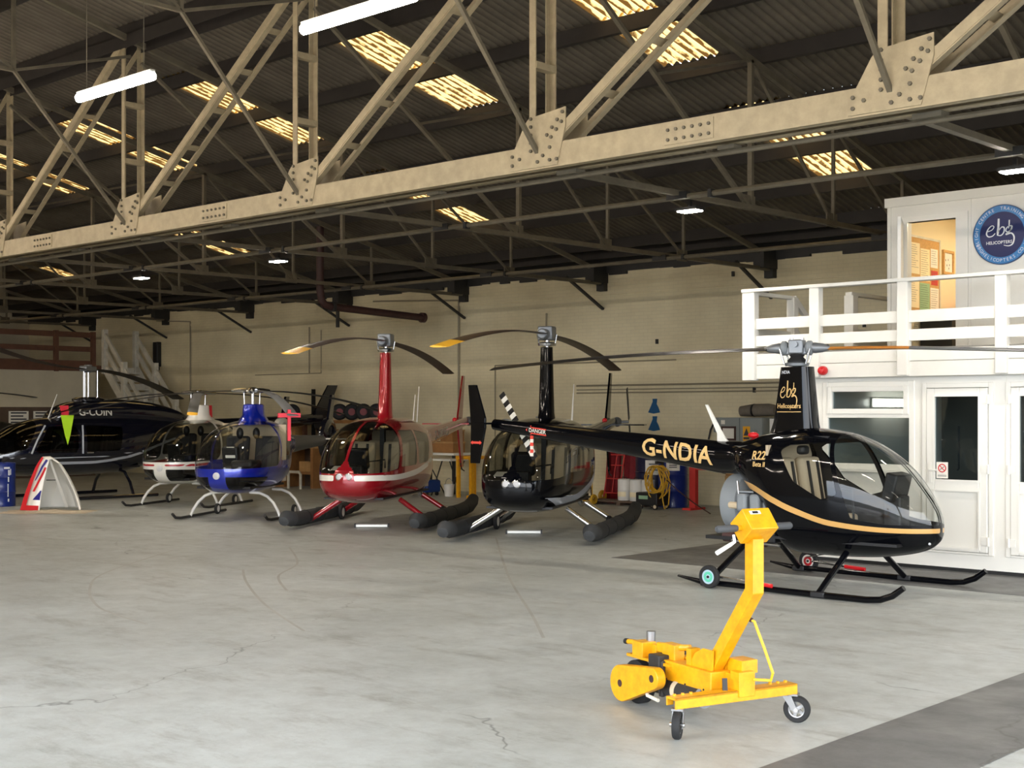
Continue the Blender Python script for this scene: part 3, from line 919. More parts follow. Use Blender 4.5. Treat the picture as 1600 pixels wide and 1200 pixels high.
for a, c in ((.1, .2), (.14, .13), (.18, .21), (.22, .14), (.2, .09)):
    b.ball((.011, a, c), .016, 8, 5, (.1, .6, 1))
ob('leaf_motif', b, 'print_ink', pr, kind='stuff')
ch = thing('office_chair', 'red padded chair inside the upper office doorway', 'chair', (-7.9, 18.3, 2.7))
ob('seat', MB().box((0, 0, .44), (.42, .42, .07)), 'red_plastic', ch, bevel=.02)
ob('backrest', MB().box((-.2, 0, .72), (.05, .4, .34)), 'red_plastic', ch, bevel=.02)
for a in (-1, 1):
    for c in (-1, 1):
        ob('leg', MB().cyl((a * .18, c * .18, 0), (a * .18, c * .18, .42), .014, n=8), 'black_plastic', ch)
cb_ = thing('office_cabinet', 'dark low cabinet inside the upper office doorway', 'cabinet', (-8.05, 17.45, 2.7))
ob('body', MB().bx(-.25, .2, -.25, .25, 0, .5), 'black_plastic', cb_, smooth=0, bevel=.01)
ob('top', MB().bx(-.27, .22, -.27, .27, .5, .53), 'cork', cb_, smooth=0)

# ------------------------------------------------------------------ round sign
mat('sign_navy', (10, 24, 84), 0.4)
mat('sign_blue', (58, 128, 190), 0.35)
mat('sign_rim', (24, 60, 110), 0.35)
mat('sign_white', (225, 228, 232), 0.4)
mat('gold_paint', (206, 160, 92), 0.35, coat=0.4)
mat('letter_gold', (222, 184, 120), 0.4)
mat('letter_grey', (190, 188, 178), 0.5)
SR = .375
sg = thing('round_sign', 'round blue company sign with white lettering on the upper office wall', 'sign', (-6.865, UY - .02, 4.13))
ob('disc', MB().cyl((0, .02, 0), (0, -.004, 0), SR, n=64), 'sign_rim', sg)
def ring2d(r0, r1, y, n_=64):
    b = MB()
    for k in range(n_):
        t0, t1 = 2 * math.pi * k / n_, 2 * math.pi * (k + 1) / n_
        b.add([(r_ * math.cos(t_), y, r_ * math.sin(t_)) for t_, r_ in ((t0, r1), (t1, r1), (t1, r0), (t0, r0))], [(0, 1, 2, 3)])
    return b
ob('blue_ring', ring2d(SR * .76, SR * .97, -.006), 'sign_blue', sg, smooth=0, recalc=False)
ob('navy_centre', ring2d(0, SR * .755, -.007), 'sign_navy', sg, smooth=0, recalc=False)
def arc_text(body, size, r, mid, flip, y):
    b = MB()
    adv = size * .74
    n_ = len(body)
    for i, ch_ in enumerate(body):
        if ch_ == ' ': continue
        off = (i - (n_ - 1) / 2) * adv / r
        a = mid - off if not flip else mid + off
        v, f = text_mesh(ch_, size)
        rot = a - math.pi / 2 if not flip else a + math.pi / 2
        ca, sa = math.cos(rot), math.sin(rot)
        b.add([(r * math.cos(a) + p * ca - q * sa, y, r * math.sin(a) + p * sa + q * ca) for p, q in v], f)
    return b
ob('ring_lettering', arc_text('FLIGHT CENTRE', .058, SR * .865, R(156), False, -.009), 'sign_white', sg, smooth=0, recalc=False, kind='stuff')
ob('ring_lettering', arc_text('TRAINING', .058, SR * .865, R(64), False, -.009), 'sign_white', sg, smooth=0, recalc=False, kind='stuff')
ob('ring_lettering', arc_text('EBGHELICOPTERS.CO.UK', .058, SR * .865, R(272), True, -.009), 'sign_white', sg, smooth=0, recalc=False, kind='stuff')
def ribbon(pts, wds, fn):
    """flat brush stroke along 2-D points"""
    b = MB()
    n_ = len(pts)
    # resample with Catmull-Rom
    q, qw = [], []
    for i in range(n_ - 1):
        p0, p1, p2, p3 = (Vector(pts[max(i - 1, 0)]), Vector(pts[i]), Vector(pts[i + 1]), Vector(pts[min(i + 2, n_ - 1)]))
        for k in range(6):
            t = k / 6
            q.append(.5 * ((2 * p1) + (p2 - p0) * t + (2 * p0 - 5 * p1 + 4 * p2 - p3) * t * t + (3 * p1 - p0 - 3 * p2 + p3) * t ** 3))
            qw.append(wds[i] * (1 - t) + wds[i + 1] * t)
    q.append(Vector(pts[-1])); qw.append(wds[-1])
    L_, R_ = [], []
    for i, p in enumerate(q):
        d = q[min(i + 1, len(q) - 1)] - q[max(i - 1, 0)]
        d = Vector((-d.y, d.x)).normalized() * qw[i] / 2
        L_.append(p + d); R_.append(p - d)
    v = [fn(p.x, p.y) for p in L_] + [fn(p.x, p.y) for p in R_]
    m_ = len(L_)
    b.add(v, [(i, i + 1, m_ + i + 1, m_ + i) for i in range(m_ - 1)])
    return b
def logo_strokes(fn):
    """brush-written monogram in a unit box about -1..1"""
    b = MB()
    for pts, wds in (
        ([(-.72, .12), (-.5, .2), (-.4, .36), (-.52, .42), (-.7, .25), (-.78, .0), (-.68, -.16), (-.48, -.14), (-.34, .0)], [.05, .05, .05, .05, .06, .07, .06, .05, .04]),
        ([(-.16, .78), (-.17, .4), (-.2, .05), (-.22, -.14)], [.1, .11, .12, .04]),
        ([(-.2, .05), (-.02, .3), (.12, .26), (.1, .02), (-.04, -.14), (-.2, -.12)], [.04, .06, .08, .07, .05, .04]),
        ([(.38, .66), (.37, .4), (.34, .2)], [.06, .06, .04]),
        ([(.5, .34), (.3, .3), (.2, .1), (.32, .02), (.48, .16), (.52, .34)], [.06, .05, .06, .05, .08, .06]),
        ([(.5, .3), (.4, .05), (.22, -.1), (.48, -.06), (.62, -.28), (.56, -.62), (.36, -.74), (.1, -.68)], [.05, .05, .1, .07, .08, .07, .05, .03])):
        q = ribbon(pts, wds, fn)
        b.add(q.v, q.f)
    return b
ob('monogram', logo_strokes(lambda a, c: (a * .25, -.0095, c * .23 + .02)), 'sign_white', sg, smooth=0, recalc=False)
ob('lettering', text_mb('HELICOPTERS', .054, lambda a, c: (a - .035, -.009, c - .10), bold=.012), 'sign_white', sg, smooth=0, recalc=False)

# ------------------------------------------------------------------ far mezzanine with its stair
mat('brown_timber', (112, 74, 54), 0.7, noise=0.3, nscale=6)
mat('brown_board', (98, 80, 66), 0.75, noise=0.25, nscale=3)
mat('yellow_paint', (228, 168, 14), 0.38, noise=0.1, nscale=14, tint=(214, 146, 10))
MX = -36.5
mz = thing('mezzanine', 'timber mezzanine with brown railing at the far end', 'mezzanine', (MX, 16.5, 0))
ob('deck', MB().bx(-7.4, .05, -6, 4.9, 3.12, 3.3), 'brown_timber', mz, smooth=0)
ob('front_panel', MB().bx(-.1, 0, -6, 4.7, 2.05, 3.12), 'cream_paint', mz, smooth=0)
ob('lower_wall', MB().bx(-.12, -.02, -6, 4.7, 0, 2.05), 'brown_board', mz, smooth=0)
for y in (-5.9, -3.4, -.9, 1.55, 3.4, 4.6):
    ob('railing_post', MB().bx(-.05, .07, y - .06, y + .06, 3.1, 4.3), 'brown_timber', mz, smooth=0)
for z0, z1 in ((4.12, 4.28), (3.7, 3.85), (3.28, 3.43)):
    ob('railing_board', MB().bx(-.02, .03, -6, 4.65, z0, z1), 'brown_timber', mz, smooth=0)
for y, lab in ((2.25, None), (3.0, None)):
    s_ = ob('notice', MB().bx(0, .01, y - .3, y + .3, 1.55, 1.93), 'paper', mz, smooth=0)
    bb = MB()
    for k in range(4):
        bb.bx(.01, .012, y - .24, y + .24 - .1 * (k % 2), 1.86 - .09 * k, 1.90 - .09 * k)
    ob('print_lines', bb, 'print_ink', s_, smooth=0)
st = thing('mezzanine_stair', 'white open timber stair climbing to the mezzanine', 'stair', (MX + .1, 21.95, 0))
for y in (-.55, .5):
    ob('stringer', MB().bar((.1, y, 3.2), (3.35, y, .0), .06, .26), 'grey_wood', st, smooth=0)
    for dz in (.95, .5):
        ob('handrail', MB().bar((.05, y, 3.3 + dz), (3.3, y, .05 + dz), .05, .14), 'grey_wood', st, smooth=0)
    for k in range(4):
        xx = .06 + 1.08 * k
        ob('newel_post', MB().bx(xx - .07, xx + .07, y - .07, y + .07, max(0, 3.1 - 1.0 * k - .05), 4.38 - 1.0 * k), 'grey_wood', st, smooth=0)
for k in range(13):
    xx, zz = .2 + .25 * k, 3.1 - .25 * k
    ob('tread', MB().bx(xx - .14, xx + .14, -.52, .47, zz - .04, zz), 'grey_wood', st, smooth=0)
    ob('riser', MB().bx(xx - .14, xx - .12, -.52, .47, zz, zz + .15), 'grey_wood', st, smooth=0)
vb = ob('wall_box', MB().bx(-.12, .12, -.16, 0, 0, .75).bx(-.03, .03, -.08, 0, -.12, 0), 'black_plastic', None, smooth=0, bevel=.02, loc=(-35.9, YB, 3.3), label='tall dark box mounted on the brick wall above the stair', cat='wall box')
# ================================================================== helicopter toolkit
def pchip(xk, yk, x):
    xk, yk, x = map(lambda a: np.asarray(a, float), (xk, yk, x))
    h = np.diff(xk); d = np.diff(yk) / h
    m = np.zeros_like(yk)
    for i in range(1, len(xk) - 1):
        if d[i - 1] * d[i] > 0:
            w1, w2 = 2 * h[i] + h[i - 1], h[i] + 2 * h[i - 1]
            m[i] = (w1 + w2) / (w1 / d[i - 1] + w2 / d[i])
    m[0], m[-1] = d[0], d[-1]
    i = np.clip(np.searchsorted(xk, x) - 1, 0, len(h) - 1)
    t = (x - xk[i]) / h[i]
    return ((1 + 2 * t) * (1 - t) ** 2 * yk[i] + t * (1 - t) ** 2 * h[i] * m[i] + t * t * (3 - 2 * t) * yk[i + 1] + t * t * (t - 1) * h[i] * m[i + 1])

def loft(st, nx=90, nt=72, nose_pow=1.9, ex=2.35):
    """st rows (x, z_low, z_high, half_width) from nose (largest x) to tail. Returns (verts, quads)."""
    st = sorted(st)
    xs = np.array([s[0] for s in st])
    u = np.linspace(0, 1, nx)
    x = xs[-1] - (xs[-1] - xs[0]) * u ** nose_pow
    zl = pchip(xs, [s[1] for s in st], x); zh = pchip(xs, [s[2] for s in st], x); hw = np.maximum(pchip(xs, [s[3] for s in st], x), .004)
    zm = zl + (zh - zl) * .47
    V, F = [], []
    for i in range(nx):
        for k in range(nt):
            t = 2 * math.pi * k / nt
            c, s_ = math.cos(t), math.sin(t)
            y = hw[i] * math.copysign(abs(c) ** (2 / ex), c)
            z = zm[i] + ((zh[i] - zm[i]) if s_ > 0 else (zm[i] - zl[i])) * math.copysign(abs(s_) ** (2 / ex), s_)
            V.append((x[i], y, z))
    for i in range(nx - 1):
        for k in range(nt):
            l = (k + 1) % nt
            F.append((i * nt + k, i * nt + l, (i + 1) * nt + l, (i + 1) * nt + k))
    F.append(tuple(range(nt - 1, -1, -1)))
    F.append(tuple((nx - 1) * nt + k for k in range(nt)))
    return V, F

def split(V, F, fn):
    """cut polygons along fn = 0. Returns (inside faces, outside faces); V grows."""
    g = [fn(*p) for p in V]
    cache = {}
    ins, outs = [], []
    for q in F:
        sgn = [g[i] < 0 for i in q]
        if all(sgn): ins.append(q); continue
        if not any(sgn): outs.append(q); continue
        a, b = [], []
        n_ = len(q)
        for k in range(n_):
            i, j = q[k], q[(k + 1) % n_]
            (a if g[i] < 0 else b).append(i)
            if (g[i] < 0) != (g[j] < 0):
                key = (min(i, j), max(i, j))
                if key not in cache:
                    t = g[i] / (g[i] - g[j])
                    p, r_ = V[i], V[j]
                    V.append(tuple(p[m_] + (r_[m_] - p[m_]) * t for m_ in range(3)))
                    g.append(0.0)
                    cache[key] = len(V) - 1
                a.append(cache[key]); b.append(cache[key])
        if len(a) > 2: ins.append(tuple(a))
        if len(b) > 2: outs.append(tuple(b))
    return ins, outs

def sub(V, F):
    """compact mesh builder of some faces"""
    mp_ = {}
    b = MB()
    for q in F:
        for i in q:
            if i not in mp_:
                mp_[i] = len(b.v); b.v.append(V[i])
        b.f.append(tuple(mp_[i] for i in q))
    return b

def poly_sdf(poly, r_=0.0):
    P = [Vector(p) for p in poly]
    n_ = len(P)
    def fn(x, z):
        p = Vector((x, z))
        d = 1e9; s_ = 1
        for i in range(n_):
            a, b = P[i], P[i - 1]
            e = b - a; w_ = p - a
            bb = w_ - e * max(0, min(1, w_.dot(e) / e.dot(e)))
            d = min(d, bb.dot(bb))
            c1, c2, c3 = p.y >= a.y, p.y < b.y, e.x * w_.y > e.y * w_.x
            if (c1 and c2 and c3) or (not c1 and not c2 and not c3): s_ = -s_
        return s_ * math.sqrt(d) - r_
    return fn

def blade(r0, r1, chord, z0, droop, ang, thick=.022, n_=14, tip=None, pitch=4):
    """blade in hub-local coordinates; returns main builder and tip builder"""
    ca, sa = math.cos(ang), math.sin(ang)
    prof = [(-.72, 0), (-.3, .35), (.1, .5), (.28, 0), (.1, -.4), (-.3, -.3)]
    def ring(r_):
        t = (r_ - r0) / (r1 - r0)
        z = z0 - droop * t * t
        c = chord * (1.0 if r_ > r0 + .15 else .55)
        out_ = []
        for a, b in prof:
            yy_ = -a * c * math.cos(R(pitch)); zz = b * thick + a * c * math.sin(R(pitch)) * .6
            out_.append((r_ * ca - yy_ * sa, r_ * sa + yy_ * ca, z + zz))
        return out_
    def build(ra, rb, k):
        b = MB(); v = []
        rr = [ra + (rb - ra) * i / k for i in range(k + 1)]
        for r_ in rr: v += ring(r_)
        m_ = len(prof)
        f = [(i * m_ + j, i * m_ + (j + 1) % m_, (i + 1) * m_ + (j + 1) % m_, (i + 1) * m_ + j) for i in range(k) for j in range(m_)]
        f += [tuple(range(m_ - 1, -1, -1)), tuple(k * m_ + j for j in range(m_))]
        return b.add(v, f)
    if tip: return build(r0, r1 - tip, n_), build(r1 - tip, r1, 2)
    return build(r0, r1, n_), None

def vloft(secs, n_=40, nose=.75):
    """vertical fairing: rows (z, x_back, x_front, half_width), teardrop plan"""
    V, F = [], []
    for z, xb, xf_, w_ in secs:
        for k in range(n_):
            t = 2 * math.pi * k / n_
            cx = (xb + xf_) / 2 + (xf_ - xb) / 2 * (math.copysign(abs(math.cos(t)) ** nose, math.cos(t)) if nose < .6 else math.cos(t))
            f_ = (cx - xb) / (xf_ - xb)
            V.append((cx, w_ * math.copysign(abs(math.sin(t)) ** nose, math.sin(t)) * (.45 + .55 * min(1, f_ * 1.7)), z))
    m_ = len(secs)
    for i in range(m_ - 1):
        for k in range(n_):
            l = (k + 1) % n_
            F.append((i * n_ + k, i * n_ + l, (i + 1) * n_ + l, (i + 1) * n_ + k))
    F.append(tuple(range(n_ - 1, -1, -1))); F.append(tuple((m_ - 1) * n_ + k for k in range(n_)))
    return MB().add(V, F)

def fin_mb(poly, y, t):
    return MB().prism(poly, lambda a, b, c: (a, c, b), y - t / 2, y + t / 2)

def wheel_parts(par, x, y, z, r_, wdt, hub_m, ring_m=None):
    w_ = ob('wheel', MB().lathe([(r_ * .62, -wdt / 2), (r_ * .93, -wdt / 2), (r_, -wdt * .3), (r_, wdt * .3), (r_ * .93, wdt / 2), (r_ * .62, wdt / 2)], (x, y, z), (0, 1, 0), 28), 'black_rubber', par)
    ob('hub', MB().cyl((x, y - wdt * .42, z), (x, y + wdt * .42, z), r_ * .64, n=28), hub_m, w_)
    if ring_m:
        ob('hub_ring', MB().lathe([(r_ * .22, -wdt * .46), (r_ * .46, -wdt * .46), (r_ * .46, wdt * .46), (r_ * .22, wdt * .46)], (x, y, z), (0, 1, 0), 28), ring_m, w_)
        ob('axle', MB().cyl((x, y - wdt * .6, z), (x, y + wdt * .6, z), r_ * .12, n=12), 'black_plastic', w_)
    return w_

def seat(par, x, y, z, m_, w_=.42):
    s_ = ob('seat', MB().box((x + .12, y, z), (.46, w_, .12)), m_, par, bevel=.04)
    ob('seat_back', MB().box((x - .14, y, z + .36), (.12, w_, .66), Matrix.Rotation(R(-10), 3, 'Y')), m_, s_, bevel=.05)
    ob('seat_belt', MB().box((x - .07, y - .1, z + .34), (.015, .045, .62), Matrix.Rotation(R(-10), 3, 'Y')).box((x - .07, y + .1, z + .34), (.015, .045, .62), Matrix.Rotation(R(-10), 3, 'Y')), 'black_plastic', s_, smooth=0)
    return s_

mat('black_gloss', (7, 8, 12), 0.1, coat=0.22, spec=0.15)
mat('red_gloss', (150, 10, 26), 0.2, coat=1.0, metal=0.25)
mat('blue_gloss', (14, 40, 168), 0.2, coat=1.0, metal=0.3)
mat('white_gloss', (232, 230, 222), 0.25, coat=0.8)
mat('navy_gloss', (12, 14, 26), 0.15, coat=1.0)
mat('stripe_white', (236, 232, 220), 0.3, coat=0.5)
mat('stripe_red', (176, 22, 34), 0.3, coat=0.5)
mat('stripe_silver', (172, 176, 184), 0.35)
mat('blade_black', (24, 24, 26), 0.4)
mat('blade_brown', (58, 44, 40), 0.4)
mat('blade_warm_reflection', (178, 118, 52), 0.35)  # warm reflection on the blade root, put into its colour
mat('blade_grey', (88, 90, 92), 0.45)
mat('yellow_tip', (250, 190, 40), 0.45)
mat('hub_grey', (128, 132, 136), 0.4, metal=0.55)
mat('engine_grey', (128, 134, 138), 0.55)
mat('engine_metal', (150, 150, 150), 0.4, metal=0.7, noise=0.4, nscale=20)
mat('seat_tan', (206, 188, 158), 0.8)
mat('seat_dark', (40, 40, 42), 0.8)
mat('liner_tan', (176, 160, 134), 0.8)
mat('panel_black', (16, 16, 18), 0.5)
mat('float_grey', (50, 52, 54), 0.7, noise=0.25, nscale=12)
mat('cap_grey', (66, 68, 70), 0.7)
mat('antenna_white', (232, 230, 222), 0.5)
mat('lens', (205, 205, 205), 0.3)
mat('teal_paint', (92, 190, 160), 0.4)
mat('pale_blue', (176, 200, 214), 0.4)
mat('orange_red', (226, 74, 60), 0.5)
mat('lime', (190, 240, 40), 0.5)
mat('tag_red', (240, 50, 70), 0.5, emit=0.0)
glass('bubble', (232, 234, 232), 0.015, 1.45, 1.0)
glass('tinted_bubble', (186, 188, 184), 0.015, 1.45, 1.0)
glass('smoke_bubble', (120, 122, 122), 0.02, 1.45, 1.1)

def fuselage(par, st, paint, glass_m, regions, stripes=(), nx=96, nt=80, nose_pow=1.9, ex=2.35, liner=None):
    """regions: (name, material, fn(x,y,z)) cut out in order; the rest is the shell"""
    V, F = loft(st, nx, nt, nose_pow, ex)
    rest = F
    made = []
    for nm, m_, fn in regions:
        ins, rest = split(V, rest, fn)
        if not ins: continue
        if nm.endswith('_pair'):
            cy = lambda q: sum(V[i][1] for i in q)
            for sgn in (-1, 1):
                fs = [q for q in ins if cy(q) * sgn > 0]
                made.append((nm[:-5], m_, sub(V, fs)))
        else:
            made.append((nm, m_, sub(V, ins)))
    sh = ob('fuselage_shell', sub(V, rest), paint, par, smooth=50, recalc=False)
    for nm, m_, b in made:
        o = ob(nm, b, m_, par, smooth=50, recalc=False, kind='stuff' if nm == 'pinstripe' else None)
    if liner:
        # inner lining just inside the painted skin
        painted = list(rest)
        base = len(V)
        st_ = sorted(st); xs_ = [q[0] for q in st_]
        zm_ = [q[1] + (q[2] - q[1]) * .47 for q in st_]
        b = sub(V, [q for q in painted if all(V[i][0] > liner[1] for i in q)])
        for nm, m_, mb_ in made:
            if 'stripe' in nm or 'swoosh' in nm:
                k = len(b.v); b.v += mb_.v; b.f += [tuple(i + k for i in q) for q in mb_.f]
        b.v = [(p[0] - .012 * max(0, p[0]), p[1] * .972, np.interp(p[0], xs_, zm_) + (p[2] - np.interp(p[0], xs_, zm_)) * .972) for p in b.v]
        b.v = [(float(p[0]), float(p[1]), float(p[2])) for p in b.v]
        ob('cabin_lining', b, liner[0], par, smooth=50, recalc=False)
    return sh

def band(xs, zs, th):
    """field of a stripe following z(x)"""
    xs_, zs_, th_ = list(xs), list(zs), list(th) if hasattr(th, '__len__') else [th] * len(xs)
    o = np.argsort(xs_)
    xs_ = np.array(xs_)[o]; zs_ = np.array(zs_)[o]; th_ = np.array(th_)[o]
    tab = np.linspace(xs_[0], xs_[-1], 200)
    tz = pchip(xs_, zs_, tab)
    def fn(x, y, z):
        e = max(xs_[0] - x, x - xs_[-1])
        return max(e, abs(z - float(np.interp(x, tab, tz))) - float(np.interp(x, xs_, th_)))
    return fn

# ================================================================== two-seat black helicopter by the office
def make_r22():
    h = thing('helicopter', 'glossy black two-seat helicopter with a gold stripe parked beside the office', 'helicopter', (-7.9, 13.25, 0), R(0))
    st = [(1.745, .69, .72, .01), (1.73, .60, .82, .09), (1.68, .535, .93, .18), (1.56, .46, 1.10, .31), (1.32, .40, 1.37, .44), (1.0, .36, 1.58, .525), (.65, .345, 1.70, .56),
          (.25, .345, 1.74, .565), (.05, .38, 1.72, .55), (-.05, .56, 1.71, .53), (-.12, .72, 1.70, .51), (-.29, .87, 1.67, .45), (-.5, 1.08, 1.615, .34), (-.65, 1.19, 1.58, .24), (-.95, 1.20, 1.575, .185)]
    wsf = poly_sdf([(.64, 1.95), (.70, 1.60), (.985, .80), (1.3, .752), (1.95, .735), (1.95, 1.95)])
    dwf = poly_sdf([(.13, 1.50), (.20, 1.54), (.635, 1.57), (.80, 1.06), (.66, 1.02), (.34, 1.19)], .03)
    stripe = band((-.52, -.3, -.09, .31, .77, 1.36, 1.8), (1.115, 1.085, 1.015, .86, .735, .69, .685), (.036, .038, .036, .034, .03, .026, .024))
    fuselage(h, st, 'black_gloss', 'bubble', [
        ('windshield', 'bubble', lambda x, y, z: max(wsf(x, z), .016 - abs(y))),
        ('door_window_pair', 'bubble', lambda x, y, z: max(dwf(x, z), .2 - abs(y))),
        ('gold_stripe_pair', 'gold_paint', lambda x, y, z: max(stripe(x, y, z), .03 - abs(y)))], nx=120, nt=112, liner=('panel_black', .0))
    # cabin inside
    for y in (-.27, .27): seat(h, .2, y, .72, 'seat_tan')
    ob('rear_bulkhead', MB().box((-.06, 0, 1.1), (.03, .94, .9)), 'liner_tan', h, smooth=0)
    ob('cabin_floor', MB().bx(-.05, 1.45, -.42, .42, .52, .55), 'panel_black', h, smooth=0)
    ob('instrument_panel', MB().box((1.24, .0, 1.12), (.14, .36, .3), Matrix.Rotation(R(14), 3, 'Y')).box((1.24, 0, .78), (.2, .22, .5)), 'panel_black', h, bevel=.02)
    ob('cyclic_stick', MB().tube([(.75, 0, .6), (.72, 0, 1.06), (.7, -.3, 1.1), (.7, -.3, 1.0)], .014, 8), 'panel_black', h)
    ob('headset', MB().box((.28, -.28, 1.5), (.1, .14, .1)), 'panel_black', h, bevel=.03)
    ob('roof_liner', MB().box((.3, 0, 1.64), (.6, .6, .03)), 'panel_black', h, smooth=0)
    lg_ = ob('landing_light', MB().ball((1.66, -.1, .575), .04, 12, 8, (.5, 1, 1)), 'lens', h)
    ob('landing_light', MB().ball((1.67, -.02, .565), .035, 12, 8, (.5, 1, 1)), 'lens', h)
    # mast
    mf = ob('mast_fairing', vloft([(1.66, -.3, .31, .13), (1.8, -.25, .285, .12), (2.1, -.2, .255, .11), (2.42, -.155, .225, .10)], nose=.42), 'black_gloss', h, smooth=40)
    def fz(x, z):
        zz = (1.66, 1.8, 2.1, 2.42)
        xb, xf_, w_ = (float(np.interp(z, zz, q)) for q in ((-.3, -.25, -.2, -.155), (.31, .285, .255, .225), (.13, .12, .11, .10)))
        c = max(-1, min(1, (x - (xb + xf_) / 2) / ((xf_ - xb) / 2)))
        f_ = (x - xb) / (xf_ - xb)
        return (x, -(w_ * max(0, 1 - abs(c) ** (2 / .42)) ** .21 * (.45 + .55 * min(1, max(0, f_) * 1.7)) + .004), z)
    ob('monogram', logo_strokes(lambda a, c: fz(a * .17, c * .2 + 2.11)), 'letter_gold', mf, smooth=0, recalc=False)
    ob('lettering', text_mb('Helicopters', .075, lambda a, c: fz(a * .95 - .01, c + 1.98), bold=.012, fine=True), 'letter_gold', mf, smooth=0, recalc=False)
    ob('gold_line', MB().add([fz(-.18 + .034 * k, q) for q in (1.912, 1.92) for k in range(11)], [(k, k + 1, k + 12, k + 11) for k in range(10)]), 'letter_gold', mf, smooth=0, recalc=False)
    ob('lettering', text_mb('NDIA', .05, lambda a, c: fz(a - .06, c + 2.36), bold=.012, fine=True), 'sign_white', mf, smooth=0, recalc=False)
    ob('boot', MB().lathe([(.1, 2.47), (.11, 2.49), (.07, 2.53), (.085, 2.55), (.05, 2.6)], (.04, 0, 0), n=20), 'black_rubber', h)
    ob('swashplate', MB().lathe([(.0, 2.42), (.13, 2.43), (.135, 2.46), (.1, 2.475), (0, 2.48)], (.04, 0, 0), n=24), 'hub_grey', h)
    ob('mast', MB().cyl((.04, 0, 2.4), (.04, 0, 2.66), .035), 'chrome', h)
    ba = R(196)
    dx, dy = math.cos(ba), math.sin(ba)
    rz_ = Matrix.Rotation(ba, 3, 'Z')
    ho = ob('rotor_hub', MB().box((.04, 0, 2.645), (.17, .15, .16), rz_).box((.04, 0, 2.60), (.24, .09, .09), rz_), 'hub_grey', h, bevel=.015)
    ob('teeter_bolt', MB().cyl((.04 + dy * .11, -dx * .11, 2.67), (.04 - dy * .11, dx * .11, 2.67), .032, n=12), 'hub_grey', ho)
    for s_ in (-1, 1):
        P_ = lambda r_, z_=2.63: (.04 + s_ * dx * r_, s_ * dy * r_, z_)
        ob('bearing', MB().tube([P_(.10), P_(.125), P_(.165), P_(.18)], [.06, .082, .082, .06], 18), 'engine_grey', ho)
        ob('blade_grip', MB().tube([P_(.17), P_(.20), P_(.29, 2.628), P_(.34, 2.626), P_(.37, 2.625)], [.055, .062, .05, .032, .02], 14), 'hub_grey', ho)
        ob('pitch_horn', MB().tube([(.04 + s_ * dx * .17 - dy * .1, s_ * dy * .17 + dx * .1, 2.62), (.04 + s_ * dx * .12 - dy * .09, s_ * dy * .12 + dx * .09, 2.45)], .012, 8), 'chrome', ho)
        ob('pitch_horn', MB().tube([(.04 + s_ * dx * .15 + dy * .09, s_ * dy * .15 - dx * .09, 2.60), (.04 + s_ * dx * .11 + dy * .09, s_ * dy * .11 - dx * .09, 2.45)], .01, 8), 'chrome', ho)
        ob('bolt', MB().cyl(P_(.06, 2.72), P_(.06, 2.745), .022, n=8), 'chrome', ho)
    b1, _ = blade(.34, 3.83, .19, 2.62, .17, ba, pitch=15, thick=.04)
    ob('rotor_blade', b1, 'blade_black', h, smooth=40, loc=(.04, 0, 0))
    b2, t2 = blade(.34, 3.83, .19, 2.62, .17, ba + math.pi, tip=2.6, pitch=-15, thick=.04)
    r2 = ob('rotor_blade', b2, 'blade_warm_reflection', h, smooth=40, loc=(.04, 0, 0), label='rotor blade root with a warm reflection painted golden brown')
    ob('outer_blade', t2, 'blade_grey', r2, smooth=40)
    # tail
    zb = lambda x: 1.385 + (-x - .95) * .098
    rb = lambda x: .188 - (-x - .95) * .031
    xs_ = [-.9, -1.5, -2.2, -3.0, -3.8, -4.62]
    tb = ob('tail_boom', MB().tube([(x, 0, zb(x)) for x in xs_], [rb(x) for x in xs_], 28), 'black_gloss', h)
    def on_boom(a, c, xc, sgn=-1, zoff=0.0):
        x = xc + a
        r_ = rb(x) + .005
        z = max(-.92, min(.92, (c + zoff) / r_))
        return (x, sgn * r_ * math.sqrt(1 - z * z), zb(x) + r_ * z)
    ob('registration', text_mb('G-NDIA', .29, lambda a, c: on_boom(a, c, -1.5), bold=.022, spacing=1.02, fine=True), 'letter_gold', tb, smooth=0, recalc=False)
    # red danger arrow
    dg = ob('danger_arrow', MB().add([on_boom(a, c, -3.78) for a, c in ((-.19, 0), (-.11, .065), (-.11, .045), (.17, .045), (.17, -.045), (-.11, -.045), (-.11, -.065))], [tuple(range(7))]), 'orange_red', tb, smooth=0, recalc=False)
    ob('lettering', text_mb('DANGER', .075, lambda a, c: tuple(q + e for q, e in zip(on_boom(a + .02, c, -3.78), (0, -.003, 0))), bold=.01, fine=True), 'stripe_white', dg, smooth=0, recalc=False)
    strap = None
    for k in range(6):
        p = MB().box((-3.86, -.1, 1.58 - .045 * k), (.05, .012, .045))
        if k == 0: strap = ob('warning_strap', p, 'orange_red', tb, smooth=0, label='red and white warning strap')
        else: ob('strap_band', p, 'stripe_white' if k % 2 else 'orange_red', h, smooth=0)
    gb = ob('tail_gearbox', MB().ball((-4.5, .08, zb(-4.5)), .1, 16, 10, (1.2, 1.1, .9)).cyl((-4.5, .08, zb(-4.5)), (-4.5, .27, zb(-4.5)), .03), 'hub_grey', h)
    tc_ = Vector((-4.45, .28, zb(-4.45)))
    for s_ in (-1, 1):
        d = Vector((.58, 0, -.815)) * s_
        nrm = Vector((.815, 0, .58))
        tbld = None
        for k in range(7):
            a, c = .06 + .068 * k, .06 + .068 * (k + 1)
            p = MB().bar(tc_ + d * a, tc_ + d * c, .014, .1, up=nrm)
            if k == 0: tbld = ob('tail_rotor_blade', p, 'blade_black', h, smooth=0)
            else: ob('blade_band', p, 'stripe_white' if k % 2 == 1 else 'blade_black', tbld, smooth=0)
